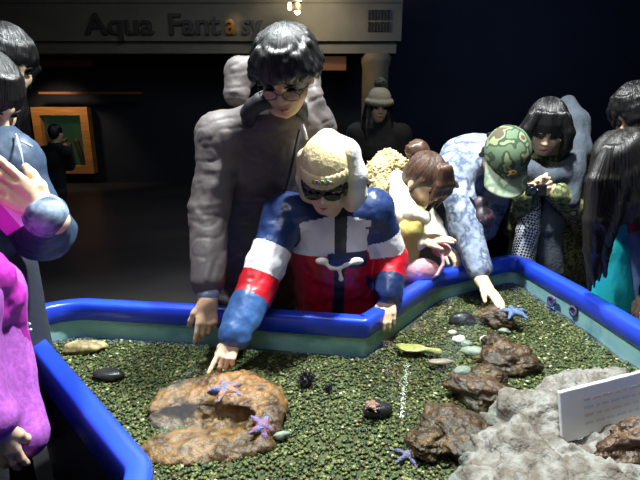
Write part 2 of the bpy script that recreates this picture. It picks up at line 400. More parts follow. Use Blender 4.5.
tag(link('pool_water', mesh('pool_water', [(x, y, ZW) for x, y in W2], [tuple(range(len(W2)))[::-1]]), M_water, None, False), 'clear still water filling the touch pool just below its blue rim', 'water', None, 'stuff')
# ---------------------------------------------------------------- stones
def stone(name, c, r, m, label, cat='rock', seed=0, amp=.16, rot=0, sub=4, fr=1.6, tilt=0, parent=None):
    bm_ = bpy.data.meshes.new(name)
    import bmesh
    bb = bmesh.new(); bmesh.ops.create_icosphere(bb, subdivisions=sub, radius=1); bb.to_mesh(bm_); bb.free()
    co = np.empty(len(bm_.vertices)*3, np.float32); bm_.vertices.foreach_get('co', co); co = co.reshape(-1, 3).astype(float)
    co = co*(1+amp*fbm(co*fr, 4, seed)+.35*amp*np.abs(fbm(co*fr*3, 3, seed+9)))[:, None]*np.asarray(r)
    Rm = np.array(Matrix.Rotation(rot, 3, 'Z')@Matrix.Rotation(tilt, 3, 'X')); co = co@Rm.T+np.asarray(c)
    bm_.vertices.foreach_set('co', co.astype(np.float32).ravel()); bm_.update()
    o = link(name, bm_, m, parent)
    if parent is None: tag(o, label, cat)
    return o
M_brown = mat('wet brown rock', (112, 74, 36), .5, [(62, 40, 19), (130, 92, 48), (40, 28, 17)], 13, bump=1, bscale=45, contrast=(.28, .72))
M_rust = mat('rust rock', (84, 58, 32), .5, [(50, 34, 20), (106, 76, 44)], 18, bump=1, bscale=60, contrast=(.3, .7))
M_pale = mat('pale limestone', (112, 110, 104), .9, [(86, 78, 68), (124, 122, 116), (52, 42, 34)], 14, bump=1, bscale=70, contrast=(.30, .72), detail=10)
F = Field(.006)
F.ell((-.30, 1.365, .578), (.185, .125, .048), None, .03).ell((-.20, 1.33, .585), (.10, .10, .045), None, .03).ell((-.40, 1.33, .57), (.10, .10, .04), None, .03).ell((-.17, 1.26, .565), (.06, .06, .04), None, .02)
F.ell((-.31, 1.19, .553), (.185, .075, .030), None, .012).ell((-.40, 1.16, .555), (.09, .06, .03), None, .012)
F.ell((-.34, 1.255, .598), (.17, .030, .026), None, .012, '-').ell((-.40, 1.39, .635), (.02, .015, .016), None, .01, '-').ell((-.33, 1.36, .64), (.022, .018, .018), None, .01, '-')
tag(F.build('rock_slab', M_brown, None, None, noise=[(.028, (9, 9, 14), 3), (.014, (26, 26, 40), 5), (.007, (70, 70, 90), 6)]), 'broad layered brown rock under the boy pointing finger', 'rock')
F = Field(.008)
for cc, r in (((.60, 1.19, .60), (.15, .10, .10)), ((.80, 1.30, .59), (.20, .10, .10)), ((.46, 1.06, .59), (.12, .13, .085)), ((.40, .98, .59), (.10, .12, .08)), ((.66, .90, .575), (.30, .19, .095)), ((.40, .90, .575), (.14, .14, .085)), ((1.0, 1.22, .60), (.10, .12, .10)), ((.90, .93, .60), (.18, .13, .11)), ((.52, 1.22, .58), (.10, .07, .075)), ((.60, 1.02, .59), (.14, .12, .085)), ((.80, 1.08, .585), (.2, .12, .08))):
    F.ell(cc, r, None, .03)
tag(F.build('boulder', M_pale, None, None, noise=[(.035, (6, 6, 8), 12), (.022, (15, 15, 18), 15), (.009, (40, 40, 40), 16), (.004, (90, 90, 90), 17)], disp=lambda co, nm: -.016*np.clip(1-np.abs(vnoise(co*np.array([11, 11, 14]), 21))*7, 0, 1)-.010*np.clip(1-np.abs(vnoise(co*23., 25))*6, 0, 1)), 'large pale craggy limestone boulder carrying the white sign panel', 'rock')
def px(x, y, z=.57): return atz(x, y, z)
for i, (x, y, r, lab) in enumerate([(510, 366, (.10, .075, .042), 'rust-brown rock against the back of the pale boulder'), (480, 400, (.065, .10, .042), 'rust-brown rock beside the left flank of the pale boulder'),
        (455, 438, (.10, .085, .036), 'brown rough rock lowest on the left of the pale boulder'), (500, 325, (.07, .05, .045), 'brown rock below the hand of the capped teenager'), (488, 384, (.06, .05, .03), 'dark brown rock bridging two rust-brown rocks by the boulder'), (430, 452, (.06, .05, .025), 'low brown rock farthest out on the gravel before the boulder'), (497, 348, (.055, .04, .03), 'small dark brown rock between two bigger brown rocks')]):
    p = px(x, y); stone('rock', p+V(0, .02, .012), r, M_rust, lab, 'rock', 20+i, .55, i*.8, 5, 1.9)
M_dk = mat('dark wet stone', (44, 40, 44), .35, (26, 24, 30), 12, bump=.4); M_gs = mat('grey green stone', (136, 140, 126), .5, (104, 110, 100), 18, bump=.4, bscale=60); M_ws = mat('white stone', (214, 212, 196), .5, (180, 178, 160), 9)
SL = [(452, 333, (.018, .013, .012), M_ws, 'pale pebble at the far side of the white pebble cluster', 'stone'),
 (466, 344, (.02, .014, .012), M_gs, 'grey pebble in the middle of the white pebble cluster', 'stone'),
 (480, 352, (.02, .014, .013), M_ws, 'whitish pebble touching the small dark brown rock', 'stone'),
 (84, 347, (.075, .035, .022), mat('beige rock', (190, 170, 122), .6, [(120, 96, 62), (206, 190, 146)], 14, bump=.5), 'beige knobbly rock in the rear left corner of the pool', 'rock'),
 (108, 374, (.052, .03, .016), M_dk, 'flat dark oval stone on gravel in the rear left of pool', 'stone'),
 (463, 371, (.03, .02, .016), M_gs, 'smooth grey-green stone on gravel left of the rust-brown rocks', 'stone'),
 (473, 352, (.042, .026, .02), M_gs, 'pale oval stone under the teenager hand beside the brown rock', 'stone'),
 (459, 340, (.026, .02, .016), M_ws, 'small whitish stone at the edge of the pebble cluster', 'stone'),
 (486, 340, (.026, .018, .018), M_ws, 'white pebble atop the dark gap between brown rocks', 'stone'),
 (504, 331, (.022, .014, .012), M_gs, 'small grey pebble on the brown rock near the hand', 'stone'),
 (462, 322, (.05, .03, .03), M_dk, 'dark purple wet stone nearest the teenager fingertips', 'stone'),
 (447, 428, (.02, .015, .013), M_gs, 'round grey pebble against the lowest brown rock', 'stone'),
 (488, 360, (.03, .02, .02), M_dk, 'black wet stone between brown rocks', 'stone'),
 (282, 435, (.022, .012, .012), M_gs, 'grey-green pebble at the right foot of the brown slab', 'stone'),
 (276, 394, (.016, .012, .012), M_ws, 'pale pebble against the right side of brown slab', 'stone'),
 (272, 420, (.02, .02, .016), mat('ochre stone', (170, 140, 90), .5), 'ochre pebble on the brown slab corner', 'stone'),
 (500, 446, (.03, .02, .012), M_gs, 'greenish stone wedged in front of the pale boulder', 'stone')]
for i, (x, y, r, m, lab, cat) in enumerate(SL):
    p = px(x, y); g = gz1(p[0], p[1]); stone('stone' if cat == 'stone' else 'rock', V(p[0], p[1], max(g+r[2]*.5, p[2])), r, m, lab, cat, 40+i, .4, rnd.uniform(-.5, .5), 3, 1.2)
stone('rock', atz(640, 444, .655), (.10, .05, .05), M_rust, 'brown rock added for the brown, shadowed stone under the information panel', 'rock', 91, .5, .25, 5, 1.9)  # added rock: its brown stands for brown stone and the panel's cast shadow
# sea life
def starfish(name, c, R, cols, label, rot=0, tilt=(0, 0, 1), arms=5, thin=1):
    m = mat(name, cols[0], .5, cols[1], 60, bump=.6, bscale=200); n = unit(tilt); u = unit(np.cross(n, V(.3, 1, 0))); w2 = np.cross(n, u)
    F = Field(.003 if R > .03 else .002); c = np.asarray(c, float)
    for k in range(arms):
        a = rot+2*math.pi*k/arms; d = math.cos(a)*u+math.sin(a)*w2
        F.chain([c+n*.004, c+d*R*.55+n*.003, c+d*R*(.95+.1*(k % 2))-n*.002], [R*.27*thin, R*.19*thin, R*.07*thin], .006)
    return tag(F.build(name, m), label, 'starfish')
def stop(px_, py_, z=.6): return atz(px_, py_, z)
LATE = []
starfish('starfish', stop(226, 390, .628), .054, ((58, 98, 156), (160, 112, 66)), 'blue and orange starfish on the brown slab under the pointing finger', .4)
starfish('starfish', stop(372, 406, .60), .028, ((62, 78, 96), (190, 120, 90)), 'dark starfish with orange centre alone on the open gravel', .9)
starfish('starfish', px(408, 456, .560), .05, ((110, 102, 136), (84, 80, 110)), 'slim lavender starfish on gravel near the front of the pool', 2.2, thin=.55)
starfish('starfish', px(262, 428, .59), .045, ((150, 84, 96), (110, 110, 170)), 'crimson and violet starfish clinging to the corner of brown slab', 1.1, (.5, -.4, .8))
starfish('starfish', px(488, 385, .6), .03, ((110, 90, 130), (80, 64, 96)), 'small violet starfish by the pale boulder', .2)
def urchin(px_, py_, r, label):
    p = px(px_, py_); b = MB(); th = thing('sea_urchin', (p[0], p[1], gz1(p[0], p[1])), label, 'sea urchin'); c = V(p[0], p[1], gz1(p[0], p[1])+r*.6)
    m = mat('urchin', (26, 20, 30), .4)
    stone('shell', c, (r*.7, r*.7, r*.5), m, None, parent=th, sub=3, amp=.03)
    for k in range(90):
        d = unit(nr.normal(size=3)); d[2] = abs(d[2]); b.tube([c+d*r*.4, c+d*r*1.15], [.0022, .0006], 5)
    o = b.build('spines', m, th)
urchin(306, 380, .032, 'black spiny sea urchin on open gravel right of the brown slab')
urchin(328, 386, .014, 'tiny black sea urchin beside the bigger urchin')
# mussel under the orange starfish, leaf-like sole, beads for a reflected highlight
p = px(378, 412); stone('stone', p+V(0, .01, .002), (.045, .03, .02), M_dk, 'dark oval stone under the orange-centred starfish', 'stone', 77, .15, .3, 3)
p = px(415, 352); F = Field(.003); F.ell(p+V(-.01, 0, .016), (.05, .03, .007)).cone(p+V(.03, -.01, .015), p+V(.075, -.03, .014), .008, .014, .01).ell(p+V(-.05, .02, .015), (.018, .012, .006), None, .01)
tag(F.build('flatfish', mat('flatfish', (178, 172, 84), .5, [(150, 150, 90), (196, 180, 120)], 40)), 'yellowish flat fish on the gravel beside the blue rim corner', 'fish')
p = px(438, 365); F = Field(.003); F.ell(p+V(0, 0, .012), (.035, .016, .008)).cone(p+V(.02, 0, .012), p+V(.055, .0, .012), .006, .002)
tag(F.build('small_fish', mat('pink fish', (176, 150, 130), .5, (140, 116, 104), 30)), 'small pinkish fish right of the yellowish flat fish', 'fish')
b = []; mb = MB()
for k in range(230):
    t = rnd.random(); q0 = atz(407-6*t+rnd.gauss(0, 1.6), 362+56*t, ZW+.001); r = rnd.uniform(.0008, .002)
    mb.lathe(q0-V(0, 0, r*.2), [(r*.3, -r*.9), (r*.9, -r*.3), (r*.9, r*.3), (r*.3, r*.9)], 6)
tag(mb.build('highlight_beads', mat('highlight bead white', (210, 214, 200), .2), None, True), 'thin streak of white beads standing for a highlight reflected on the water', 'highlight_beads', None, 'stuff')  # white beads paint a reflected streak of light on the water
# anemones on the fibreglass walls
def anemone(x, y, z, nrm, R, label):
    p = atz(x, y, z); b = MB(); n = unit(nrm); u = unit(np.cross(n, V(0, 0, 1))); w2 = np.cross(n, u); Mx = np.array([u, w2, n])
    th = thing('sea_anemone', p, label, 'sea anemone')
    m = mat('anemone', (84, 74, 112), .6, (62, 58, 92), 40)
    b.lathe(p-n*.004, [(R, 0), (R*1.0, .003), (R*.8, .007), (R*.45, .008), (R*.2, .007)], 22, Mx); b.build('column', m, th, True)
    t = MB()
    for k in range(20):
        a = k*2*math.pi/20; d = math.cos(a)*u+math.sin(a)*w2; t.tube([p+d*R*.5+n*.005, p+d*R*.95+n*.007, p+d*R*1.05+n*.003], [.004, .003, .0015], 5)
    t.build('tentacles', m, th, True)
anemone(53, 327, .60, (.35, -.93, 0), .026, 'dark purple anemone on the teal wall in the rear left corner')
anemone(552, 301, .605, (-.97, -.2, 0), .024, 'purple anemone on the teal side wall, farther one of the pair')
anemone(574, 311, .605, (-.97, -.2, 0), .022, 'purple anemone on the teal side wall, nearer one of the pair')
# sign panel on the boulder
TL = at(557, 391, 1.12); BL = at(547, 433, 1.09); TR = at(700, 355, 1.27)
ux = unit(TR-TL); uz = unit((TL-BL)-ux*((TL-BL)@ux)); un = np.cross(ux, uz); hgt = .13; wid = .40; Mx = np.array([ux, un, uz])
cen = TL+ux*wid/2-uz*hgt/2+un*.004
sg = thing('information_sign', cen-uz*hgt/2, 'white information panel leaning on the pale boulder', 'sign')
F = Field(.0025); F.box(cen, (wid/2, .005, hgt/2), .002, Mx, .001); F.build('board', mat('white board', (226, 228, 230), .35), sg)
b = MB(); M_ink = mat('faded red print', (212, 202, 204), .5); M_ink2 = mat('faded blue print', (200, 207, 218), .5)
for r_ in range(4):
    x = .07; z = hgt/2-.035-.02*r_
    while x < wid-.05:
        l = rnd.uniform(.012, .03); b.box(TL+ux*(x+l/2)+un*.0092+uz*(z-hgt/2), (l/2, .0006, .0035), Mx, r_ % 2); x += l+.008
b.build('print', [M_ink, M_ink2], sg)
# ================================================================ PEOPLE
M_skin = mat('skin', (224, 188, 150), .5, (210, 168, 130), 14, sss=.12, bump=.08, bscale=90)
M_skinp = mat('skin pale', (234, 204, 170), .5, (222, 184, 148), 14, sss=.12, bump=.08, bscale=90)
def hairmat(name, c1, c2, rough=.38):
    m = bpy.data.materials.new(name); m.use_nodes = True; N = m.node_tree.nodes; L_ = m.node_tree.links; b = N['Principled BSDF']
    at_ = N.new('ShaderNodeAttribute'); at_.attribute_name = 'strand'
    nz = N.new('ShaderNodeTexNoise'); nz.inputs['Scale'].default_value = 1; nz.inputs['Detail'].default_value = 4; L_.new(at_.outputs['Vector'], nz.inputs[0])
    cr = N.new('ShaderNodeValToRGB'); e = cr.color_ramp.elements; e[0].position = .35; e[0].color = (*lin(c2), 1); e[1].position = .7; e[1].color = (*lin(c1), 1)
    L_.new(nz.outputs[0], cr.inputs[0]); L_.new(cr.outputs[0], b.inputs['Base Color'])
    bp = N.new('ShaderNodeBump'); bp.inputs['Strength'].default_value = .9; bp.inputs['Distance'].default_value = .006; L_.new(nz.outputs[0], bp.inputs['Height']); L_.new(bp.outputs[0], b.inputs['Normal'])
    b.inputs['Roughness'].default_value = rough; b.inputs['Specular IOR Level'].default_value = .6; return m
M_hair = hairmat('black hair', (26, 24, 25), (8, 8, 9)); M_hairb = hairmat('brown hair', (92, 62, 44), (46, 30, 22))
M_lip = mat('lips', (176, 96, 88), .4); M_eye = mat('eye dark', (22, 16, 14), .2); M_brow = mat('brow', (34, 26, 24), .7)
M_shoe = mat('shoe', (24, 24, 26), .5); M_dkj = mat('dark trousers', (26, 28, 36), .8, bump=.3, bscale=60)
def hand(F, wr, d, pn, lat, curls, s=1.0, thumb=.6, tc=.3):
    d = unit(d); lat = unit(np.asarray(lat, float)-d*np.dot(lat, d)); pn = unit(np.asarray(pn, float)-d*np.dot(pn, d)-lat*np.dot(pn, lat)); wr = np.asarray(wr, float)
    k = .011*s
    F.cone(wr-d*.03*s, wr+d*.02*s, .024*s, .022*s, .02, lat, 1.25)
    F.cone(wr+d*.015*s-lat*.012*s, wr+d*.075*s-lat*.022*s, .0145*s, .0125*s, .012, lat, 1.3)
    F.cone(wr+d*.015*s+lat*.012*s, wr+d*.078*s+lat*.02*s, .0155*s, .0125*s, .014, lat, 1.3)
    for i, (o, ln) in enumerate(((.030, .074), (.0105, .083), (-.0095, .077), (-.028, .060))):
        q = wr+d*(.083-.003*abs(i-1)-(.006 if i == 3 else 0))*s+lat*o*s; sp = d+lat*(o*2.2); a = 0; pts = [q-d*.02*s, q]
        for f in (.45, .3, .25):
            a += curls[i]*(.75 if f == .45 else 1.0); q = q+(unit(sp)*math.cos(a)+pn*math.sin(a))*ln*f*s; pts.append(q)
        r0 = (.0092 if i < 3 else .0080)*s
        F.chain(pts, [r0*1.05, r0*1.05, r0*.97, r0*.9, r0*.78], .0035*s)
    b = wr+d*.02*s+lat*.022*s+pn*.004*s
    t1 = b+(d*.62+lat*thumb+pn*.25*tc)*.042*s; t2 = t1+unit(d*.85+lat*(thumb*.45)+pn*tc)*.032*s; t3 = t2+unit(d*.9+lat*.1+pn*tc*1.6)*.026*s
    F.chain([b, t1, t2, t3], [.0145*s, .0115*s, .0102*s, .0082*s], .008*s)
class Person:
    def __init__(s, label, J, sc=1.0, base=None, group=None):
        s.J = {k: np.asarray(v, float) for k, v in J.items()}; J = s.J; s.s = sc
        fw = unit(J['fw']); up = unit(J['up']-fw*(J['up']@fw)); s.M = np.array([np.cross(fw, up), fw, up])
        b = base if base is not None else (J['hip'][0], J['hip'][1], 0)
        s.o = thing('person', b, label, 'person', group); s.ax = unit(J['shL']-J['shR'])
        hip = J['hip']; s.legs_ = []
        for sg, n in ((-1, 'R'), (1, 'L')):
            hp = hip+s.ax*.085*sc*sg-V(0, 0, .04); ft = J.get('foot'+n, V(hp[0]+.02*sg, hp[1]+.02, .07*sc)); kn = J.get('knee'+n, (hp+ft)/2+V(0, -.02, 0))
            s.legs_.append((hp, kn, ft))
        s.fdir = unit(np.cross(V(0, 0, 1), s.ax)) if 'fdir' not in J else unit(J['fdir'])
    def L(s, x, y, z): return s.J['head']+s.s*(V(x, y, z)@s.M)
    def arm(s, n): return [s.J['sh'+n], s.J['el'+n], s.J['wr'+n]]
    def body(s, skin, hands=(), h=.0048, legs=True, head=True):
        J = s.J; k = s.s; F = Field(h); L = s.L; M = s.M
        F.ell(L(0, -.012, .03), V(.073, .093, .088)*k, M, .02).ell(L(0, .02, -.045), V(.060, .068, .068)*k, M, .03).ell(L(0, .052, -.088), V(.026, .025, .022)*k, M, .03)
        for q in (-1, 1):
            F.ell(L(q*.036, .056, -.025), V(.024, .022, .024)*k, M, .02).ell(L(q*.073, -.008, -.012), V(.010, .02, .032)*k, M, .008)
        F.cone(L(0, .068, .03), L(0, .076, .028), .03*k, .02*k, .03)
        for q in (-1, 1): F.ell(L(q*.031, .094, .004), V(.018, .014, .011)*k, M, .012, '-')
        F.chain([L(0, .082, .012), L(0, .099, -.022)], [.0085*k, .0125*k], .012).ell(L(.012, .092, -.026), V(.008, .009, .007)*k, M, .008).ell(L(-.012, .092, -.026), V(.008, .009, .007)*k, M, .008)
        F.ell(L(0, .082, -.058), V(.022, .011, .009)*k, M, .012)
        F.cone(L(0, -.02, -.06), J['neck'], .052*k, .056*k, .03)
        F.cone(J['chest'], J['neck'], .095*k, .05*k, .05, s.ax, 1.35).cone(J['hip'], J['chest'], .098*k, .1*k, .05, s.ax, 1.35)
        for n in 'RL':
            F.cone(J['neck'], J['sh'+n], .045*k, .048*k, .04); F.chain(s.arm(n), [.045*k, .036*k, .025*k], .02)
        if legs:
            for hp, kn, ft in s.legs_: F.chain([hp, kn, ft], [.075*k, .05*k, .035*k], .03).cone(ft, ft+s.fdir*.14*k-V(0, 0, .02), .035*k, .025*k, .02)
        for a in hands: hand(F, *a)
        s.b = F.build('body', skin, s.o); return s
    def face(s, lids=False):
        L = s.L; k = s.s; M = s.M
        for q in (-1, 1):
            F = Field(.002); F.ell(L(q*.031, .081, .004), V(.0155, .007, .0042 if lids else .0062)*k, M, .002); F.build('eye', M_eye, s.o)
            b = MB(); b.tube([L(q*.014, .093, .021), L(q*.03, .091, .0265), L(q*.048, .078, .021)], [.0022*k, .003*k, .0014*k], 6); b.build('eyebrow', M_brow, s.o, True)
        F = Field(.002); F.chain([L(-.026, .078, -.060), L(-.012, .090, -.0585), L(0, .0925, -.059), L(.012, .090, -.0585), L(.026, .078, -.060)], [.0022*k, .0032*k, .0034*k, .0032*k, .0022*k], .003).chain([L(-.02, .082, -.063), L(0, .0915, -.065), L(.02, .082, -.063)], [.002*k, .004*k, .002*k], .003)
        F.build('mouth', M_lip, s.o); return s
    def hairdo(s, m, locks=(), h=.004, face=(0, .125, -.06, .068, .075, .10), back=True, amp=.0022, grow=1.0, freq=1.0, extra=None, bangs=None, name='hair', parent=None):
        L = s.L; k = s.s; M = s.M; F = Field(h); g = grow
        F.ell(L(0, -.014, .036), V(.085*g, .104*g, .096*g)*k, M, .02)
        if back: F.ell(L(0, -.05, -.02), V(.074, .06, .075)*k*g, M, .03)
        if face: F.ell(L(*face[:3]), V(*face[3:])*k, M, .012, '-')
        for pts, rs in locks: F.chain([L(*p) for p in pts], [r*k for r in rs], .012)
        if bangs:
            for i in range(bangs[0]):
                a = -1+2*(i+.5)/bangs[0]; jx = rnd.uniform(-.008, .008); z = bangs[1]+rnd.uniform(-.014, .008)+.02*a*a*0
                x = .074*math.sin(a*1.35); y = .096*math.cos(a*1.25)-.012
                F.chain([L(x*.55, y*.75, .105), L(x*.95, y*.98, .065), L(x*1.04+jx, y*1.04, z)], [.012*k, .010*k, .003*k], .006)
        if extra: extra(F, s)
        H = s.J['head']
        def dp(co, nm):
            p = ((co.astype(float)-H)@M.T)/k; az = np.arctan2(p[:, 0], p[:, 1]+.03); r = np.hypot(p[:, 0], p[:, 1])
            q = np.stack([az*9*freq, az*0+2, r*10], 1); q2 = np.stack([p[:, 0]*75, p[:, 1]*75, p[:, 2]*6], 1)
            wgt = np.clip((p[:, 2]+.02)/.05, 0, 1)
            rid = lambda x: 1-2*np.abs(x)
            return amp*k*(wgt*(rid(vnoise(q, 3))+.6*rid(vnoise(q*2.3, 5)))+(1-wgt)*(rid(vnoise(q2, 7))+.5*rid(vnoise(q2*2, 8))))*.7
        def vec(co):
            p = ((co.astype(float)-H)@M.T)/k-V(0, -.012, .03); wa = unit(V(0, -.45, .9)); e1 = V(1, 0, 0); e2 = np.cross(wa, e1)
            rr = np.maximum(np.hypot(p@e1, p@e2), 1e-4); ca, sa = (p@e1)/rr, (p@e2)/rr
            return np.stack([ca*26*freq, sa*26*freq, (p@wa)*14+rr*5], 1)
        o = F.build(name, m, parent or s.o, disp=dp)
        off = Vector((0, 0, 0)); q = o.parent
        while q is not None: off += q.location; q = q.parent
        me = o.data; co = np.empty(len(me.vertices)*3, np.float32); me.vertices.foreach_get('co', co)
        a_ = me.attributes.new('strand', 'FLOAT_VECTOR', 'POINT'); a_.data.foreach_set('vector', vec(co.reshape(-1, 3)+np.array(off)).astype(np.float32).ravel())
        return o
    def region(s, C, pad=.06):
        """0 torso, 1 right arm, 2 left arm, and the share of the way down the arm"""
        def seg(a, b):
            ab = b-a; t = np.clip(((C-a)@ab)/(ab@ab), 0, 1); return np.linalg.norm(C-(a+t[:, None]*ab), axis=1), t
        J = s.J; best = np.full(len(C), 9.); reg = np.zeros(len(C), int); T = np.zeros(len(C))
        for i, n in ((1, 'R'), (2, 'L')):
            a, b, c = s.arm(n); l1, l2 = np.linalg.norm(b-a), np.linalg.norm(c-b)
            for (p, q, o, l) in ((a, b, 0, l1), (b, c, l1, l2)):
                d, t = seg(p, q); u = d < best; best = np.where(u, d, best); reg = np.where(u, i, reg); T = np.where(u, (o+t*l)/(l1+l2), T)
        dt, _ = seg(J['hip'], J['chest']); d2, _ = seg(J['chest'], J['neck']); d = np.minimum(dt, d2)
        return np.where(d*.62-pad*.3 < best-.012, 0, reg), T
    def jacket(s, mats, h=.006, tr=(.145, .15, .08), st=1.3, sl=(.075, .066, .05), puff=0, fn=None, noise=((.007, (9, 9, 9), 2), (.004, (24, 24, 24), 4)), hem=None, extra=None, end=(1, 1), k=.03, sk=.03, name='jacket', arms='RL', nk=True, disp=None):
        J = s.J; F = Field(h); c = s.s; ax = s.ax
        lo = J['hip'] if hem is None else np.asarray(hem, float)
        F.cone(lo, J['chest'], tr[0]*c, tr[1]*c, k, ax, st)
        if nk: F.cone(J['chest'], J['neck'], tr[1]*c, tr[2]*c, .05, ax, st)
        for i, n in enumerate('RL'):
            if n not in arms: continue
            F.cone(J['chest']+(J['sh'+n]-J['chest'])*.35, J['sh'+n], .1*c, sl[0]*c, .05); F.cone(J['neck'], J['sh'+n], tr[2]*.7*c, sl[0]*.9*c, .04)
            a, b, d = s.arm(n); d = b+(d-b)*end[i]
            if puff:
                P = [(a, b, j/puff) for j in range(puff)]+[(b, d, j/puff) for j in range(puff+1)]
                for p, q, t in P:
                    x = p+(q-p)*t; r = (sl[0]+(sl[1]-sl[0])*t if p is a else sl[1]+(sl[2]-sl[1])*t)*c
                    F.ell(x, (r, r, r), None, .016)
            else: F.chain([a, b, d], [sl[0]*c, sl[1]*c, sl[2]*c], sk)
        if extra: extra(F, s)
        return F.build(name, mats, s.o, fn, noise=noise, disp=disp)
    def trousers(s, m, r=(.10, .075, .06), h=.011, name='trousers'):
        F = Field(h); J = s.J; k = s.s
        F.cone(J['hip']-s.ax*.05, J['hip']+s.ax*.05, .115*k, .115*k, .03)
        for hp, kn, ft in s.legs_: F.chain([hp, kn, ft+V(0, 0, .03)], [r[0]*k, r[1]*k, r[2]*k], .03)
        F.build(name, m, s.o, noise=((.006, (14, 14, 14), 3),))
        for hp, kn, ft in s.legs_:
            F = Field(.008); F.cone(V(ft[0], ft[1], .05*k), V(*(ft+s.fdir*.15*k)[:2], .04*k), .05*k, .04*k, .02, V(0, 0, 1), .9); F.build('shoe', M_shoe, s.o)
    def cuff(s, n, m, r=.036, l=.05, name='cuff', off=.0):
        a, b = s.J['el'+n], s.J['wr'+n]; d = unit(b-a); F = Field(.004)
        for j in range(6): F.cone(b-d*(l*(1-j/6)+off), b-d*(l*(1-j/6)+off)+d*.002, r*s.s, r*s.s, .006)
        return F.build(name, m, s.o)
def wrinkle(amp, sc, sd):
    sc = np.array(sc)
    def f(co, nm):
        w = vnoise(co*3., sd+4)*.5; q = co*sc+w[:, None]
        return -amp*np.clip(1-np.abs(vnoise(q, sd))*5, 0, 1)*(.5+.5*vnoise(co*4., sd+8))-.45*amp*np.clip(1-np.abs(vnoise(q*2.1, sd+2))*4, 0, 1)
    return f
def shortlocks(n, lo=.045, z0=.02, seed=1, ang=(-2.9, 2.9)):
    r = random.Random(seed); out = []
    for i in range(n):
        a = r.uniform(*ang); z = r.uniform(z0, .085); q = math.sqrt(max(.05, 1-((z-.036)/.096)**2)); x, y = .088*q*math.sin(a), .106*q*math.cos(a)-.014
        l = lo*r.uniform(.6, 1.2); out.append(([(x*.87, y*.87, z+.01), (x*1.05+r.uniform(-.01, .01), y*1.05, z-l*.5), (x*1.06+r.uniform(-.014, .014), y*1.07, z-l)], [.012, .009, .003]))
    return out
# ---------------------------------------------------------------- man in the dark parka
J = dict(head=at(286, 73, 1.67), fw=(-.14, -.74, -.64), up=(-.08, -.66, .74), neck=at(276, 114, 1.84), shR=at(220, 137, 1.90), shL=at(312, 126, 1.98), chest=at(264, 168, 2.04), hip=at(256, 275, 2.24),
    elR=at(209, 212, 1.84), wrR=at(208, 300, 1.65), elL=at(322, 210, 2.2), wrL=at(325, 262, 2.2))
P = Person('man in glasses and dark grey parka leaning over the boy, one arm hanging down', J, 1.04)
dr = at(206, 345, 1.59)-J['wrR']
P.body(M_skin, [(J['wrR'], dr, (.25, .75, -.1), (-.85, -.4, 0), [.25, .55, .75, .8], .98, .5, .6), (J['wrL'], (0, .1, -1), (1, 0, 0), (0, -1, 0), [.4]*4, 1)]); P.face(True)
P.hairdo(M_hair, shortlocks(45, .045, .03, 3, (-2.9, -.95))+shortlocks(45, .045, .03, 4, (.95, 2.9))+shortlocks(40, .03, .06, 5, (-.95, .95)), grow=1.04, bangs=(11, .066), face=(0, .135, -.045, .068, .07, .10))
M_parka = mat('parka', (92, 85, 84), .55, (80, 73, 72), 6, bump=.25, bscale=30, spec=.35); M_lining = mat('parka dark', (34, 32, 36), .6)
def ex(F, s):
    c = s.s
    F.chain([at(236, 94, 1.95), at(240, 72, 1.98), at(275, 64, 2.0), at(306, 76, 1.98), at(314, 100, 1.94)], [.045, .048, .045, .045, .042], .03)
    F.cone(s.J['hip']+V(0, -.0, -.06), s.J['hip'], .16, .15, .03, s.ax, 1.3)
P.jacket(M_parka, .0065, (.145, .145, .08), 1.3, (.078, .07, .056), extra=ex, end=(.80, .9), disp=wrinkle(.007, (6, 6, 13), 31), noise=((.008, (7, 7, 7), 2), (.003, (20, 20, 14), 4), (.0012, (55, 55, 40), 5)))
P.cuff('R', mat('ribbed grey cuff', (150, 172, 188), .8, bump=.5, bscale=120, bstretch=(3, 3, .3)), .038, .10, 'cuff', .012)
F = Field(.005); nk = J['neck']; L = P.L
F.chain([nk+P.ax*.088*math.sin(a)+V(0, -.085, .05)*math.cos(a)+V(0, -.045, .0) for a in np.linspace(-2.6, 2.6, 13)], [.024]*13, .02); F.build('collar', M_lining, P.o)
b = MB(); zp = [at(300, 130, 1.79), at(292, 165, 1.815), at(280, 215, 1.87), at(272, 262, 1.92)]; b.tube(zp, .006, 8); b.build('zipper', M_lining, P.o, True)
b = MB(); b.tube([L(-.05, .085, -.12), L(-.058, .10, -.135), L(-.062, .10, -.165)], .005, 8); o = b.build('drawcord', mat('white cord', (230, 230, 226), .6), P.o, True)
gm = mat('glasses wire', (70, 66, 64), .25, metal=.8); b = MB()
for q in (-1, 1):
    b.tube([L(q*.033+.025*math.cos(a), .100, .0+.017*math.sin(a)) for a in np.linspace(0, 2*math.pi, 20)[:-1]], .0016, 6, True); b.tube([L(q*.058, .099, .004), L(q*.075, .06, .008), L(q*.077, 0, .004)], .0015, 6)
b.tube([L(-.008, .1, .004), L(0, .104, .006), L(.008, .1, .004)], .0015, 6); b.build('glasses', gm, P.o, True)
P.trousers(mat('blue jeans', (40, 48, 72), .85, (30, 36, 56), 30, bump=.3, bscale=90))
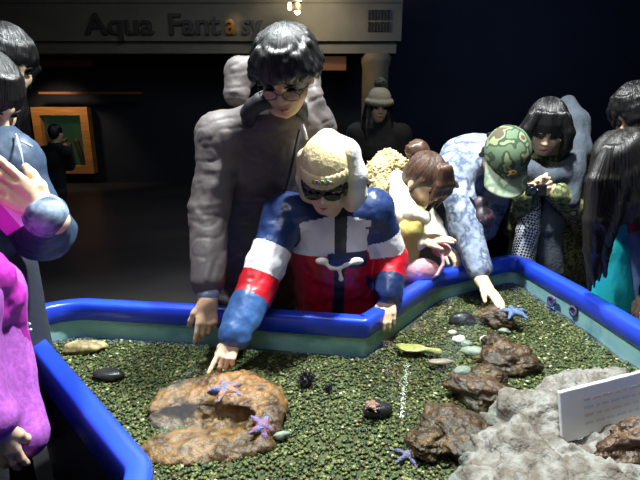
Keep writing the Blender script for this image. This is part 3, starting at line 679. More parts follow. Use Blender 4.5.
# ---------------------------------------------------------------- boy in the colour-block puffer
J = dict(head=at(326, 182, 1.73), fw=(-.14, -.86, -.42), up=(-.04, -.42, .86), neck=at(331, 216, 1.85), shR=at(285, 215, 1.83), shL=at(372, 210, 1.88), chest=at(331, 238, 1.92), hip=at(337, 300, 1.99),
    elR=at(258, 284, 1.68), wrR=at(234, 338, 1.53), elL=at(390, 256, 1.93), wrL=at(388, 297, 1.81))
P = Person('boy in navy, white and red puffer jacket and beige hood pointing into the water', J, .86)
P.body(M_skinp, [(J['wrR'], at(219, 372, 1.445)-J['wrR'], (.2, .75, -.5), (-.95, -.1, 0), [.06, .75, .95, 1.0], .86, .35, .9),
    (J['wrL'], (-.08, -.62, -.55), (-.05, -.1, -1), (-1, .1, 0), [.45, .42, .42, .45], .86, .5, .3)]); P.face()
M_pn = mat('puffer navy', (36, 54, 96), .3, (30, 44, 82), 8, bump=.2, bscale=30); M_pw = mat('puffer white', (232, 228, 232), .4, bump=.2, bscale=30); M_pr = mat('puffer red', (196, 24, 40), .34, (176, 18, 34), 8, bump=.2, bscale=30)
M_pd = mat('placket black', (22, 24, 32), .5); M_pm = mat('sleeve blue', (62, 98, 150), .35, (50, 82, 132), 6, bump=.2, bscale=30)
def cf(C, s=P):
    reg, T = s.region(C); o = np.zeros(len(C), int); J = s.J
    x = (C-J['chest'])@s.ax; reg = np.where((np.abs(x) < .105) & (C[:, 2] > J['hip'][2]), np.where((reg > 0) & (T > .34), reg, 0), reg)
    R = reg == 1; o[R] = np.select([T[R] < .28, T[R] < .50, T[R] < .70], [0, 1, 2], 4)
    Lm = reg == 2; o[Lm] = np.select([T[Lm] < .27, T[Lm] < .48, T[Lm] < .80], [0, 1, 2], 0)
    t = reg == 0; z = C[:, 2]; zw = at(330, 214, 1.79)[2]; zl = at(330, 256, 1.80)[2]
    x = (C-J['chest'])@s.ax; front = C[:, 1] < J['chest'][1]+.02
    o[t] = np.select([z[t] > zw-.02*np.abs(x[t])/.1, z[t] > zl], [0, 1], 2)
    pk = t & front & (np.abs(x-.012) < .022); o[pk] = 3
    mid = t & front & (z < zl+.012) & (z > zl-.055) & (x > -.035) & (x < .12); o[mid] = 0
    return o
def ex(F, s):
    for j in range(6):
        t = j/5; c = s.J['hip']*(1-t)+s.J['chest']*t-V(0, 0, .02); F.cone(c-s.ax*.05, c+s.ax*.05, .118, .118, .016)
P.jacket([M_pn, M_pw, M_pr, M_pd, M_pm], .005, (.118, .125, .085), 1.28, (.088, .082, .062), puff=4, fn=cf, extra=ex, end=(.93, .9), noise=((.008, (11, 11, 11), 2), (.005, (26, 26, 26), 4)))
P.cuff('R', M_pd, .043, .03, 'cuff', .002); P.cuff('L', M_pd, .043, .03, 'cuff', .004)
L = P.L; M_hat = mat('beige fleece', (226, 208, 160), .9, (212, 192, 146), 20, bump=.3, bscale=120); M_hl = mat('hood lining', (206, 204, 200), .9, bump=.3, bscale=90)
F = Field(.004); F.ell(L(0, -.016, .070), V(.099, .117, .122)*.86, P.M, .02).ell(L(0, .13, -.075), V(.085, .09, .095)*.86, P.M, .01, '-'); F.build('hat', M_hat, P.o, noise=((.003, (30, 30, 30), 3),))
F = Field(.0035); F.chain([L(.090*math.sin(a), .112*math.cos(a)-.008, .066) for a in np.linspace(-1.3, 1.3, 13)], [.0095]*13, .004, ax=P.M[2], st=2.6); br = F.build('hat_band', M_hat, P.o)
cl = [(70, 150, 70), (230, 140, 40), (60, 120, 190), (200, 60, 60), (90, 170, 90)]; b = MB()
for i, a in enumerate(np.linspace(-.42, .30, 11)):
    b.box(L(.1*math.sin(a), .1235*math.cos(a)-.008, .074+.004*((i*7) % 3-1)), (.0038, .003, .0042+.0016*(i % 3)), P.M, i % 5)
b.build('embroidery', [mat('thread %d' % i, c) for i, c in enumerate(cl)], br)
F = Field(.005)
F.chain([L(.088, -.02, -.08), L(.09, -.03, -.01), L(.08, -.06, .06), L(0, -.075, .125), L(-.075, -.04, .11), L(-.105, -.015, .03), L(-.112, .0, -.05), L(-.10, .01, -.10)], [.018, .022, .03, .04, .042, .038, .032, .024], .035)
F.ell(L(0, -.07, .02), V(.10, .075, .10)*.9, P.M, .03).ell(L(0, -.06, -.09), V(.10, .07, .05), P.M, .03)
c0 = P.J['head']
P_hood = F.build('hood', [mat('hood cream', (216, 202, 160), .85, bump=.3, bscale=60), M_hl], P.o, (lambda C: ((C-c0)@P.M[0]+.35*((C-c0)@P.M[1]) < -.085).astype(int)), noise=((.006, (16, 16, 16), 6),))
F = Field(.003)
for q in (-1, 1):
    F.ell(L(q*.036, .097, .004), V(.031, .010, .020)*.95, P.M, .004); F.chain([L(q*.064, .088, .008), L(q*.086, .04, .01), L(q*.088, -.01, .008)], [.004, .004, .0035], .003)
F.chain([L(-.01, .104, .01), L(.01, .104, .01)], [.004, .004], .003); F.build('sunglasses', mat('sunglass black', (16, 15, 18), .12), P.o)
F = Field(.004); F.chain([L(.03*q, .088-.006*abs(q), .036) for q in (-1.9, -1, 0, 1, 1.9)], [.015]*5, .01).chain([L(-.078, .03, .02), L(-.08, .03, -.03)], [.014, .008], .01).chain([L(.078, .03, .02), L(.08, .03, -.03)], [.014, .008], .01); F.build('hair', M_hair, P.o)
F = Field(.004); q = [at(322, 261, 1.765), at(331, 268, 1.755), at(339, 269, 1.75), at(346, 265, 1.75), at(357, 261, 1.765)]
F.ell(q[0], (.024, .014, .013), None, .01).ell(q[4], (.024, .014, .013), None, .01).chain(q, [.007]*5, .006).chain([q[2], at(341, 277, 1.75)], [.007, .006], .004).ell(at(341, 279, 1.75), (.010, .008, .010), None, .004)
o = F.build('toggle', mat('white toggle', (234, 226, 214), .5), P.o)
b = MB(); b.box(at(369, 228, 1.755), (.012, .002, .003), np.array([P.ax, [0, 1, 0], [0, 0, 1]])); b.build('chest_logo', M_pd, P.o)
P.trousers(M_dkj)
# ---------------------------------------------------------------- girl with the bun
J = dict(head=at(425, 180, 2.16), fw=(.50, -.62, -.60), up=(.36, -.46, .81), neck=at(402, 205, 2.24), shR=at(392, 216, 2.14), shL=at(412, 196, 2.46), chest=at(390, 234, 2.32), hip=at(378, 290, 2.42),
    elR=at(388, 252, 2.16), wrR=at(419, 240, 2.12), elL=at(430, 225, 2.5), wrL=at(442, 246, 2.32))
P = Person('girl with brown bun and cream fur-collared jacket stretching a hand over the rim', J, .9)
P.body(M_skinp, [(J['wrR'], (.9, -.1, .12), (.1, -.2, -1), (.1, -.95, -.2), [.12, .12, .15, .2], .9, .5, .3), (J['wrL'], (.5, -.5, -.3), (0, 0, -1), (-.7, -.7, 0), [.6]*4, .9)]); P.face(True)
P.hairdo(M_hairb, [([(x*.5, .05, .11), (x, .088, .055), (x*1.1, .10, .01), (x*1.1+.01, .10, e)], [.02, .018, .015, .005]) for x, e in ((-.06, -.10), (-.04, -.05), (-.015, -.03), (.01, -.03), (.03, -.02))]+[([(-.05, .04, .1), (-.082, .06, .03), (-.085, .06, -.07), (-.07, .07, -.17)], [.02, .022, .02, .008]), ([(.075, .03, .03), (.082, .012, -.03), (.08, .015, -.09)], [.014, .008, .003])],
    grow=1.0, back=True, freq=1.4, face=(.035, .095, -.06, .082, .09, .09))
F = Field(.004); F.ell(P.L(-.02, -.135, .06), (.052, .048, .045), None, .01).ell(P.L(-.02, -.105, .05), (.03, .03, .03), None, .01)
F.build('hair_bun', M_hairb, P.o, disp=lambda co, nm: .004*vnoise(np.stack([co[:, 0]*30, co[:, 1]*30, co[:, 2]*110], 1)))
M_cream = mat('cream jacket', (214, 206, 186), .7, bump=.25, bscale=25); M_yel = mat('mustard vest', (172, 156, 84), .8, bump=.3, bscale=60); M_fur = mat('fur', (190, 172, 128), .9, [(146, 124, 82), (212, 198, 160)], 40, bump=.6, bscale=150)
P.jacket(M_cream, .006, (.13, .125, .07), 1.25, (.07, .06, .05), end=(.93, .9), noise=((.010, (9, 9, 9), 2), (.005, (25, 25, 25), 4)))
F = Field(.004); F.chain([at(382, 190, 2.3), at(378, 172, 2.36), at(388, 162, 2.42), at(400, 166, 2.40)], [.045, .05, .05, .04], .03)
F.build('fur_collar', M_fur, P.o, disp=lambda co, nm: .010*np.abs(vnoise(co*np.array([90, 90, 140])))+.007*vnoise(co*170))
F = Field(.005); F.chain([at(397, 178, 2.24), at(400, 196, 2.15), at(410, 212, 2.10), at(424, 218, 2.10)], [.036, .042, .036, .03], .02); F.build('collar', M_cream, P.o, noise=((.005, (30, 30, 30), 2),))
F = Field(.005); F.chain([at(416, 214, 2.11), at(408, 228, 2.11), at(402, 262, 2.14)], [.04, .055, .06], .02, ax=V(1, 0, 0), st=1.1); F.build('vest', M_yel, P.o, noise=((.006, (20, 20, 20), 2),))
P.trousers(M_dkj)
bag = thing('handbag', at(420, 283, 2.13), 'soft pink handbag with an arched handle held above the blue rim', 'bag')
M_pk = mat('pink bag', (232, 170, 180), .5, (220, 150, 164), 10, bump=.2, bscale=40)
F = Field(.004); F.ell(at(420, 270, 2.10), (.085, .035, .055), None, .02).ell(at(408, 274, 2.12), (.06, .035, .05), None, .02).ell(at(441, 250, 2.14), (.045, .02, .034), None, .015); F.build('pouch', M_pk, bag, noise=((.006, (18, 18, 18), 3),))
b = MB(); b.tube([at(430, 278, 2.09), at(438, 274, 2.08), at(443, 264, 2.08), at(442, 254, 2.09), at(436, 246, 2.10)], .008, 10); b.build('handle', mat('pink handle', (244, 200, 206), .4), bag, True)
# ---------------------------------------------------------------- teenager with the camouflage cap
J = dict(head=at(503, 158, 2.30), fw=(-.02, -.52, -.85), up=(.02, -.85, .52), neck=at(488, 158, 2.45), shR=at(455, 172, 2.43), shL=at(508, 172, 2.56), chest=at(474, 164, 2.62), hip=at(481, 192, 2.90),
    elR=at(466, 228, 2.30), wrR=at(484, 284, 2.09), elL=at(484, 226, 2.62), wrL=at(476, 229, 2.42))
P = Person('teenager in camouflage cap and pale denim jacket reaching down into the water', J, .98)
P.body(M_skinp, [(J['wrR'], at(507, 309, 1.95)-J['wrR'], (-.1, .2, -1), (-.3, -.8, 0), [.1, .12, .15, .15], .95, .5, .3), (J['wrL'], (-.9, -.3, 0), (.2, -.5, -.8), (0, -.3, .9), [.8]*4, .9)]); P.face(True)
M_den = mat('tie-dye denim', (112, 124, 148), .85, [(140, 150, 166), (66, 78, 108), (156, 164, 176)], 13, bump=.3, bscale=60, contrast=(.36, .66))
P.jacket(M_den, .006, (.14, .145, .08), 1.25, (.082, .07, .06), end=(.72, .9), noise=((.010, (9, 9, 9), 2), (.006, (22, 22, 22), 4)))
P.hairdo(M_hair, shortlocks(30, .03, .0, 9), h=.005)
M_camo = mat('camouflage', (82, 102, 76), .85, [(42, 60, 44), (118, 128, 90), (72, 64, 48)], 16, contrast=(.38, .6), detail=1.5)
M_camop = mat('camouflage pale', (132, 144, 126), .85, [(104, 122, 98), (156, 164, 140)], 18, contrast=(.38, .62), detail=1.5)
L = P.L
F = Field(.004); F.ell(L(0, -.005, .055), V(.098, .115, .105), P.M, .01).box(L(0, 0, -.06), (.15, .16, .09), .01, P.M, .01, '-'); cp = F.build('cap', M_camo, P.o); cp['label'] = 'camouflage baseball cap with gold letter'
F = Field(.0035)
for i in range(27):
    a = -1.2+2.4*i/26; F.chain([L(.092*math.sin(a), .105*math.cos(a), .034), L(.094*math.sin(a), .125+.07*math.cos(a*1.2), .022-.016*a*a)], [.0065, .0055], .012)
br = F.build('brim', M_camop, cp)
b = MB(); sf = lambda x, z: L(x, .112*math.sqrt(max(.05, 1-(x/.098)**2-((z-.055)/.105)**2))-.005+.004, z)
PT = [(-.010, .066), (-.006, .094)], [(-.017, .091), (-.002, .098), (.012, .096), (.017, .088), (.011, .081), (-.006, .079)], [(-.016, .066), (-.003, .066)]
for rr, mi, dy in ((.0045, 0, 0), (.0030, 1, .003)):
    for st_ in PT: b.tube([sf(-x, z)+P.M[1]*dy for x, z in st_], rr, 8, mi=mi)
b.build('emblem', [mat('emblem red', (150, 50, 36), .5), mat('emblem gold', (236, 204, 130), .4)], cp, True)
b = MB(); b.lathe(L(0, .155, .0325), [(.016, 0), (.017, .001), (.015, .002)], 20, P.M); b.build('sticker', mat('green sticker', (70, 150, 96), .4), br)
P.trousers(mat('navy trousers', (38, 52, 104), .8, bump=.3, bscale=60), (.125, .1, .08))
b2 = thing('shoulder_bag', at(482, 218, 2.27), 'dark patterned shoulder bag hanging from the capped teenager', 'bag')
F = Field(.004); F.ell(at(485, 218, 2.27), (.048, .03, .045), None, .02).ell(at(480, 205, 2.30), (.035, .03, .04), None, .02); F.build('pouch', mat('dark floral', (40, 34, 42), .5, [(64, 48, 58), (170, 126, 136)], 24, contrast=(.4, .72)), b2)
b = MB(); b.tube([at(476, 206, 2.29), at(462, 192, 2.325), at(450, 178, 2.335), at(446, 162, 2.36)], .012, 8); b.build('strap', M_pd, b2, True)
# ---------------------------------------------------------------- woman photographing
J = dict(head=at(546, 128, 2.48), fw=(-.26, -.82, -.48), up=(-.1, -.48, .86), neck=at(556, 158, 2.60), shR=at(522, 178, 2.62), shL=at(592, 176, 2.68), chest=at(556, 192, 2.68), hip=at(552, 268, 2.78),
    elR=at(519, 226, 2.60), wrR=at(527, 190, 2.44), elL=at(582, 220, 2.56), wrL=at(555, 190, 2.42))
P = Person('woman with black bob and grey scarf holding a small camera at the far rim', J, 1.0)
P.body(M_skinp, [(J['wrR'], (.5, -.35, .35), (.5, -.1, -.3), (.1, -.1, 1), [.7]*4, .95, .5, .6), (J['wrL'], (-.9, -.1, .12), (-.1, -.2, -1), (-.1, .1, 1), [.5, .5, .55, .6], .95, .5, .4)]); P.face(True)
P.hairdo(M_hair, [([(q*.07, .02, .07), (q*.098, .03, 0), (q*.10, .035, -.07), (q*.088, .045, -.14)], [.024, .026, .026, .012]) for q in (-1, 1)]+[([(q*.05, .05, .1), (q*.082, .07, .03), (q*.09, .065, -.06)], [.02, .022, .01]) for q in (-1, 1)],
    grow=1.06, bangs=(12, .016), face=(0, .14, -.075, .062, .075, .095))
M_gcam = mat('olive leopard coat', (78, 86, 54), .85, [(128, 136, 84), (52, 60, 40), (150, 156, 108)], 26, contrast=(.35, .66), detail=2)
P.jacket(M_gcam, .007, (.155, .15, .085), 1.3, (.082, .074, .056), end=(.88, .92), hem=J['hip']-V(0, 0, .12), noise=((.011, (9, 9, 9), 2), (.006, (22, 22, 22), 4)))
M_scf = mat('grey scarf', (70, 77, 88), .9, (56, 63, 74), 12, bump=.4, bscale=90)
F = Field(.006); F.chain([at(520, 160, 2.52), at(530, 172, 2.46), at(548, 178, 2.44), at(566, 172, 2.48), at(578, 150, 2.56), at(576, 122, 2.64), at(566, 106, 2.70)], [.045, .045, .04, .05, .06, .06, .05], .03)
F.chain([at(574, 168, 2.5), at(570, 200, 2.44)], [.05, .045], .03).chain([at(554, 190, 2.52), at(550, 225, 2.5), at(550, 270, 2.52)], [.05, .05, .055], .03, ax=V(1, 0, 0), st=1.2); F.build('scarf', M_scf, P.o, noise=((.010, (12, 12, 5), 2), (.005, (40, 40, 10), 3)))
F = Field(.005); F.chain([at(532, 200, 2.5), at(528, 230, 2.48), at(522, 262, 2.5)], [.035, .045, .055], .02, ax=V(1, 0, 0), st=1.2); o = F.build('scarf_end', mat('houndstooth', (214, 216, 222), .9, (40, 42, 50), brick=95), P.o, noise=((.006, (20, 20, 8), 2),)); o['label'] = 'black and white checked scarf end'
P.trousers(M_dkj)
cm = thing('camera', at(536, 196, 2.38), 'small black compact camera in the hands of the scarfed woman', 'camera')
F = Field(.003); F.box(at(536, 190, 2.37), (.045, .014, .028), .006, None); F.build('camera_body', mat('camera black', (24, 24, 28), .3), cm)
b = MB(); b.lathe(at(533, 191, 2.352), [(.02, -.02), (.02, .0), (.016, .004), (.012, .002)], 18, np.array([[1, 0, 0], [0, 0, 1], [0, -1, 0]])); b.build('lens', mat('camera lens', (30, 32, 40), .1), cm, True)
# ---------------------------------------------------------------- long-haired woman at the right rim
J = dict(head=at(627, 166, 1.90), fw=(-.66, -.22, -.70), up=(-.62, -.25, .74), neck=at(660, 196, 1.97), shL=at(668, 214, 1.82), shR=at(645, 192, 2.20), chest=at(690, 220, 2.05), hip=at(715, 292, 2.1),
    elL=at(690, 280, 1.80), wrL=at(655, 290, 1.86), elR=at(660, 250, 2.2), wrR=at(650, 280, 2.1))
P = Person('woman with long black hair and turquoise scarf bending over the side rim', J, 1.0)
P.body(M_skinp, [(J['wrL'], (-.5, -.2, -.5), (0, 0, -1), (0, .8, 0), [.5]*4, .95), (J['wrR'], (-.5, -.2, -.5), (0, 0, -1), (0, -.8, 0), [.5]*4, .95)]); P.face(True)
def ex(F, s):
    r = random.Random(4)
    for i in range(34):
        a = -2.2+4.4*i/33; x, y = .088*math.sin(a), .095*math.cos(a)-.01; p0 = s.L(x*.6, y*.6, .10); p1 = s.L(x, y, .03); q = s.L(x*1.1, y*1.1, -.03)
        ln = r.uniform(.30, .38) if q[0] < s.J['head'][0]-.062 else r.uniform(.07, .12); e1 = q+V(-.012, .0, -ln*.5); e2 = q+V(r.uniform(-.01, .03)*ln/.3, r.uniform(-.02, .02), -ln)
        F.chain([p0, p1, q, e1, e2], [.02, .022, .024, .024, .010], .02)
    for i in range(18):
        u = i/17; y0 = 1.82+.05*r.random()
        F.chain([at(604+u*34, 150, y0+.02), at(592+u*34, 180, y0), at(589+u*26, 220, y0), at(589+u*17+r.uniform(-2, 2), 250, y0+.02), at(592+u*12+r.uniform(-4, 4), 292-16*u-r.uniform(0, 24), y0+.03)], [.018, .022, .022, .018, .004], .01)
P.hairdo(hairmat('long dark hair', (34, 29, 27), (11, 10, 10)), grow=1.04, extra=ex, face=(.06, .13, -.10, .05, .09, .09))
P.jacket(mat('navy coat', (30, 36, 52), .8, bump=.3, bscale=40), .008, (.15, .15, .08), 1.3, (.08, .07, .055))
F = Field(.006); F.chain([at(622, 215, 2.02), at(616, 250, 2.0), at(612, 312, 1.98)], [.04, .055, .075], .02, ax=V(1, .1, 0), st=1.15); o = F.build('scarf', mat('turquoise scarf', (20, 186, 190), .75, bump=.3, bscale=60), P.o, noise=((.010, (14, 14, 4), 2),))
F = Field(.006); F.chain([at(634, 205, 1.98), at(634, 240, 1.97)], [.03, .03], .02); F.build('collar', mat('maroon collar', (120, 30, 44), .8), P.o, noise=((.005, (20, 20, 10), 2),))
F = Field(.006); F.chain([at(637, 238, 1.97), at(640, 310, 1.97)], [.045, .06], .02); F.build('denim_panel', mat('denim', (92, 116, 160), .8, (76, 98, 140), 20, bump=.3, bscale=80), P.o, noise=((.006, (16, 16, 6), 2),))
P.trousers(M_dkj)
# ---------------------------------------------------------------- dark-haired person half out of frame
J = dict(head=at(634, 112, 2.38), fw=(-.7, -.4, -.5), up=(-.4, -.2, .85), neck=at(648, 138, 2.46), shL=at(665, 160, 2.42), shR=at(640, 152, 2.74), chest=at(672, 185, 2.65), hip=at(680, 260, 2.75), elL=at(670, 220, 2.48), wrL=at(665, 255, 2.5), elR=at(650, 220, 2.65), wrR=at(650, 260, 2.6))
P = Person('dark-haired person in black behind the long-haired woman, face half hidden', J, 1.0)
P.body(M_skinp, [(J['wrL'], (-.3, 0, -.9), (-1, 0, 0), (0, -1, 0), [.4]*4), (J['wrR'], (-.3, 0, -.9), (-1, 0, 0), (0, 1, 0), [.4]*4)], .006); P.face()
P.hairdo(M_hair, shortlocks(60, .05, .02, 12), bangs=(8, .03)); P.jacket(mat('black coat', (22, 24, 28), .7, bump=.3, bscale=40), .009, (.16, .155, .085), 1.3, (.085, .075, .058)); P.trousers(M_dkj, h=.014)
# ---------------------------------------------------------------- girl in the bobble hat at the back
J = dict(head=at(379, 108, 4.5), fw=(.08, -1, -.12), up=(.03, -.12, 1), neck=at(379, 124, 4.55), shR=at(357, 134, 4.57), shL=at(401, 134, 4.57), chest=at(379, 150, 4.6), hip=at(379, 195, 4.6), elR=at(352, 165, 4.55), wrR=at(356, 190, 4.45), elL=at(406, 165, 4.55), wrL=at(402, 190, 4.45))
P = Person('girl in grey bobble hat and black coat standing alone by the pillar', J, .98)
P.body(M_skinp, [(J['wrL'], (0, 0, -1), (-1, 0, 0), (0, -1, 0), [.3]*4), (J['wrR'], (0, 0, -1), (1, 0, 0), (0, -1, 0), [.3]*4)], .007); P.face()
P.hairdo(M_hair, [([(x, -.02-.03*(1-abs(x)/.09), .03), (x*1.05, -.03, -.08), (x*1.15, .0, -.17), (x*1.1, .03, -.25)], [.035, .045, .045, .02]) for x in (-.085, -.045, 0, .045, .085)], h=.006)
F = Field(.006); F.ell(P.L(0, -.012, .075), V(.098, .115, .10), P.M, .02).chain([P.L(.097*math.sin(a), .113*math.cos(a)-.012, .05) for a in np.linspace(0, 6.28, 17)], [.026]*17, .01).ell(P.L(0, .14, -.05), V(.085, .09, .08), P.M, .01, '-')
ht = F.build('bobble_hat', mat('grey knit', (150, 148, 140), .9, bump=.6, bscale=60), P.o)
F = Field(.006); F.ell(P.L(0, -.02, .205), (.05, .05, .045)); F.build('pompom', mat('dark pompom', (70, 78, 74), .9, bump=.8, bscale=80), ht, noise=((.012, (60, 60, 60), 3),))
P.jacket(mat('black long coat', (26, 28, 34), .85, bump=.3, bscale=30), .011, (.17, .155, .085), 1.3, (.085, .075, .058), hem=P.J['hip']-V(0, 0, .25)); P.trousers(M_dkj, h=.014)
# ---------------------------------------------------------------- small child before the framed aquarium
J = dict(head=at(56, 133, 6.2), fw=(.3, .9, -.1), up=(0, .1, 1), neck=at(55, 146, 6.2), shR=at(66, 152, 6.15), shL=at(44, 152, 6.25), chest=at(55, 162, 6.2), hip=at(55, 190, 6.2), elR=at(70, 166, 6.25), wrR=at(64, 152, 6.5), elL=at(42, 170, 6.2), wrL=at(44, 185, 6.15))
P = Person('small child in black silhouetted before the framed aquarium', J, .8)
P.body(M_skin, [(J['wrR'], (0, .5, .8), (.3, .6, 0), (-1, 0, 0), [.1]*4, .8), (J['wrL'], (0, 0, -1), (1, 0, 0), (0, 1, 0), [.3]*4, .8)], .007)
P.hairdo(M_hair, h=.007, face=(0, .13, -.06, .06, .07, .09)); P.jacket(mat('child coat', (18, 18, 22), .9), .011, (.14, .13, .08), 1.2, (.075, .068, .055)); P.trousers(M_dkj, h=.014)
# ---------------------------------------------------------------- woman in the blue sports jacket, left
J = dict(head=at(-16, 98, 1.48), fw=(.70, -.30, -.62), up=(.55, -.25, .78), neck=at(-22, 130, 1.50), shR=at(0, 160, 1.38), shL=at(22, 150, 1.64), chest=at(-30, 190, 1.52), hip=at(-30, 285, 1.52),
    elR=at(26, 240, 1.36), wrR=at(40, 214, 1.26), elL=at(56, 225, 1.62), wrL=at(30, 232, 1.48))
J.update(shR=at(8, 160, 1.46), elR=at(42, 232, 1.43), wrR=at(46, 214, 1.24), shL=at(-40, 160, 1.66), elL=at(-55, 230, 1.6), wrL=at(-40, 250, 1.45))
P = Person('woman with black hair and slate-blue sports jacket holding a magenta leaflet', J, 1.0)
P.body(M_skinp, [(J['wrR'], at(0, 181, 1.20)-J['wrR'], (.1, .9, -.3), (.5, .2, .8), [.12, .15, .2, .25], 1.1, .45, .5), (J['wrL'], (.6, -.4, .2), (0, 0, 1), (0, 1, 0), [.6]*4)]); P.face(True)
P.hairdo(M_hair, [([(q*.07, .0, .06), (q*.095, .02, -.03), (q*.095, .03, -.12)], [.026, .028, .012]) for q in (-1, 1)], grow=1.03, bangs=(10, .055), face=(.02, .125, -.07, .078, .08, .10))
M_slate = mat('slate sports jacket', (58, 78, 104), .55, (46, 62, 86), 5, bump=.3, bscale=25); M_stripe = mat('white piping', (190, 206, 222), .5)
P.jacket(M_slate, .006, (.14, .14, .08), 1.2, (.082, .078, .06), end=(.75, .9), noise=((.010, (8, 8, 8), 2), (.006, (20, 20, 20), 4)))
P.cuff('R', mat('striped cuff', (48, 66, 92), .8, (150, 168, 190), 30), .05, .04, 'cuff', .0)
b = MB(); b.tube([at(16, 134, 1.42), at(21, 152, 1.375), at(25, 176, 1.37)], .0025, 8); b.build('piping', M_stripe, P.o, True)
b = MB(); b.tube([at(21, 141, 1.375), at(27, 144, 1.372), at(32, 147, 1.372)], .003, 8); b.build('chest_mark', M_stripe, P.o, True)
F = Field(.01); h_ = J['hip']; F.cone(h_+V(.04, 0, .05), h_+V(.07, 0, -.45), .16, .15, .03); o = F.build('long_skirt', mat('charcoal skirt', (40, 46, 58), .8, bump=.2, bscale=40), P.o, noise=((.012, (8, 8, 3), 2),))
b = MB(); cm_ = at(27, 327, 1.36)
b.tube([cm_+V(.012*math.cos(a), 0, .012*math.sin(a)) for a in np.linspace(.6, 5.8, 14)], .004, 6); b.build('skirt_logo', mat('white print', (220, 224, 230), .5), o, True)
P.trousers(M_dkj, h=.012)
lf = thing('leaflet', at(8, 205, 1.24), 'magenta and white leaflet in the hand of the slate-jacketed woman', 'leaflet')
F = Field(.003); cc = at(-1, 205, 1.22); Mx = np.array([unit(V(.75, .1, .45)), unit(V(-.1, 1, .1)), unit(V(-.45, -.1, .75))]); F.box(cc, (.038, .003, .07), .002, Mx, .001); F.build('sheet', mat('magenta print', (206, 60, 190), .4), lf)
b = MB(); b.box(cc+Mx[0]*.022-Mx[1]*.004, (.014, .0012, .069), Mx); b.build('white_band', mat('white paper', (236, 232, 238), .4), lf)
# ---------------------------------------------------------------- dark-haired man behind her
J = dict(head=at(6, 64, 2.0), fw=(.76, -.48, -.42), up=(.35, -.2, .9), neck=at(-12, 98, 2.05), shR=at(-18, 120, 1.88), shL=at(-8, 112, 2.25), chest=at(-30, 150, 2.1), hip=at(-35, 240, 2.15), elR=at(-15, 180, 1.85), wrR=at(-5, 215, 1.85), elL=at(0, 170, 2.3), wrL=at(5, 210, 2.25))
P = Person('dark-haired man behind the slate-jacketed woman, looking down toward the pool', J, 1.04)
P.body(M_skinp, [(J['wrR'], (.3, 0, -.9), (1, 0, 0), (0, 1, 0), [.4]*4), (J['wrL'], (.3, 0, -.9), (1, 0, 0), (0, -1, 0), [.4]*4)], .006); P.face()
P.hairdo(M_hair, shortlocks(60, .08, .0, 14, (-2.9, -.9))+shortlocks(40, .03, .06, 15, (-.9, 1.2))+shortlocks(60, .07, .0, 16, (1.7, 2.9)), grow=1.05, face=(.02, .11, -.05, .082, .085, .10)); P.jacket(mat('dark anorak', (30, 32, 38), .7, bump=.3, bscale=30), .009, (.16, .155, .085), 1.3, (.085, .075, .058)); P.trousers(M_dkj, h=.014)
# ---------------------------------------------------------------- child in purple at the near left
J = dict(head=at(-75, 215, 1.05), fw=(.9, .1, -.4), up=(.35, .05, .9), neck=at(-62, 258, 1.05), shR=at(-40, 300, .97), shL=at(-10, 290, 1.12), chest=at(-45, 330, 1.06), hip=at(-50, 415, 1.07), elR=at(-34, 375, .96), wrR=at(-6, 424, .92), elL=at(2, 365, 1.07), wrL=at(24, 434, 1.0))
P = Person('child in purple fleece and magenta padded vest by the near rim', J, .78)
P.body(M_skinp, [(J['wrL'], (-.5, .8, 0), (-.3, -.2, -.9), (0, 0, 1), [.9]*4, .8), (J['wrR'], at(8, 470, .93)-J['wrR'], (-.3, .8, 0), (.8, .2, .3), [.25, .25, .3, .35], .9, .4, .5)], .0048); P.face()
P.hairdo(M_hair, bangs=(9, .03), h=.006)
M_purp = mat('purple fleece', (164, 84, 176), .95, (140, 66, 154), 90, bump=.15, bscale=160); M_mag = mat('magenta padding', (178, 46, 166), .5, (160, 36, 150), 6, bump=.25, bscale=25)
P.jacket(M_purp, .006, (.15, .14, .09), 1.1, (.075, .072, .07), end=(.85, 1), noise=((.006, (10, 10, 10), 2),), hem=P.J['hip'], sk=.05)
F = Field(.005); F.chain([at(-60, 290, 1.05), at(-25, 275, 1.0), at(-8, 276, 1.03), at(4, 298, 1.05), at(-10, 316, 1.02), at(-40, 330, .98)], [.08, .055, .04, .036, .03, .06], .02).chain([at(8, 300, 1.08), at(17, 340, 1.1), at(26, 395, 1.07)], [.03, .022, .012], .02).cone(at(-60, 300, 1.06), at(-60, 430, 1.07), .15, .16, .03)
F.build('vest', M_mag, P.o, noise=((.010, (12, 12, 12), 2), (.006, (30, 30, 30), 4)))
P.trousers(M_dkj, h=.012)
# ---------------------------------------------------------------- what the teenager touches
p = atz(514, 312, .632); F = Field(.003)
for k in range(5):
    a = .3+k*2*math.pi/5; F.chain([p, p+V(.035*math.cos(a), .035*math.sin(a), .002), p+V(.062*math.cos(a), .062*math.sin(a), -.006)], [.014, .010, .004], .006)
tag(F.build('starfish', mat('slate starfish', (84, 104, 140), .5, (66, 84, 116), 60, bump=.5, bscale=200)), 'slate-blue starfish under the fingers of the capped teenager', 'starfish')
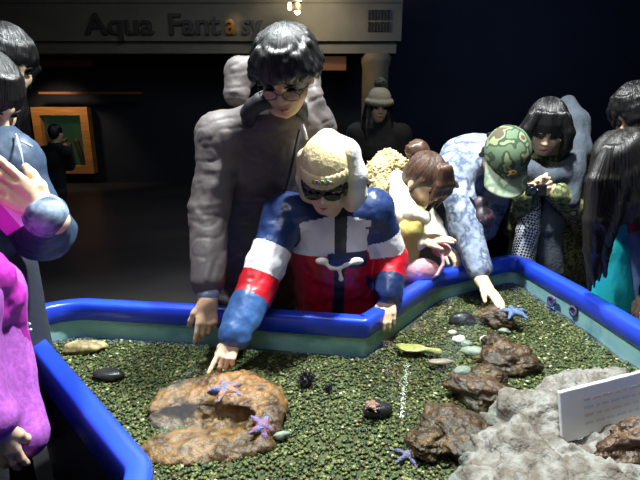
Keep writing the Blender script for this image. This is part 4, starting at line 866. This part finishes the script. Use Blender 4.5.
# ================================================================ CAMERA, LIGHT
cd = bpy.data.cameras.new('camera'); cam = bpy.data.objects.new('camera', cd); COL.objects.link(cam)
cam.location = (0, 0, CAMZ); cam.rotation_euler = (math.pi/2-PITCH, 0, 0); cd.sensor_width = 36; cd.lens = 36*FOC/640; cd.clip_start = .02
SC.camera = cam
def lamp(name, kind, loc, power, col=(1, 1, 1), size=.1, target=None, angle=60, blend=.5):
    ld = bpy.data.lights.new(name, kind); ld.energy = power; ld.color = col
    o = bpy.data.objects.new(name, ld); COL.objects.link(o); o.location = loc
    if kind == 'AREA': ld.shape = 'DISK'; ld.size = size
    else: ld.shadow_soft_size = size
    if kind == 'SPOT': ld.spot_size = math.radians(angle); ld.spot_blend = blend
    if target is not None: o.rotation_euler = (Vector(target)-Vector(loc)).to_track_quat('-Z', 'Y').to_euler()
    return o
lamp('pool spotlight', 'SPOT', (.55, 1.75, 3.2), 640, (.94, 1, .98), .09, (.35, 1.7, .6), 96, .6)
lamp('pool spotlight', 'SPOT', (-.75, 1.75, 3.2), 380, (.92, .99, 1), .09, (-.6, 1.6, .6), 96, .6)
lamp('pool fill', 'AREA', (.0, .2, 3.3), 20, (.86, .95, 1), 1.4, (.0, 2.0, .8))  # added fill from the camera side, brightening the pool walls
lamp('fascia lamp', 'SPOT', (lp[0]+.1, lp[1]-.2, lp[2]+.1), 36, (1, .86, .6), .1, (lp[0]+.2, 8, lp[2]-.3), 140, 1)
lamp('letter fill', 'SPOT', (l3[0]+.1, 7.2, l3[2]+.5), 7, (1, .8, .55), .03, (l3[0]+.16, 8, l3[2]+.15), 22, 1)  # added narrow spot that brightens one letter
lamp('frame fill', 'SPOT', ((x0+x1)/2, 8.2, z1+.6), 34, (1, .8, .55), .1, ((x0+x1)/2, 8.9, (z0+z1)/2), 90, .6)  # added warm spot that brightens the tank frame
lamp('gallery fill', 'AREA', (-1.0, 5.5, 3.4), 22, (.8, .9, 1), 2.0, (-1.0, 5.5, 0))  # added area light, lifts the dark of the gallery
lamp('far blue fill', 'AREA', (3.0, 6.0, 3.3), 26, (.3, .5, 1), 1.5, (3, 9, 1.2))  # added blue light, tints the back wall
lamp('pillar fill', 'SPOT', (.9, 3.6, 3.4), 90, (1, .9, .72), .15, (.55, 5.0, 1.2), 70, .8)  # added spot, brightens the bobble-hat girl and the pillar
w_ = bpy.data.worlds.new('world'); SC.world = w_; w_.use_nodes = True
w_.node_tree.nodes['Background'].inputs[0].default_value = (.03, .05, .10, 1); w_.node_tree.nodes['Background'].inputs[1].default_value = .05
SC.view_settings.view_transform = 'Standard'; SC.view_settings.look = 'None'; SC.view_settings.gamma = 1; SC.view_settings.use_curve_mapping = False
SC.view_settings.exposure = .3
SC.cycles.use_denoising = True
SC.cycles.max_bounces = 6; SC.cycles.transparent_max_bounces = 12; SC.cycles.caustics_reflective = False; SC.cycles.caustics_refractive = False
SC.cycles.sample_clamp_indirect = 4
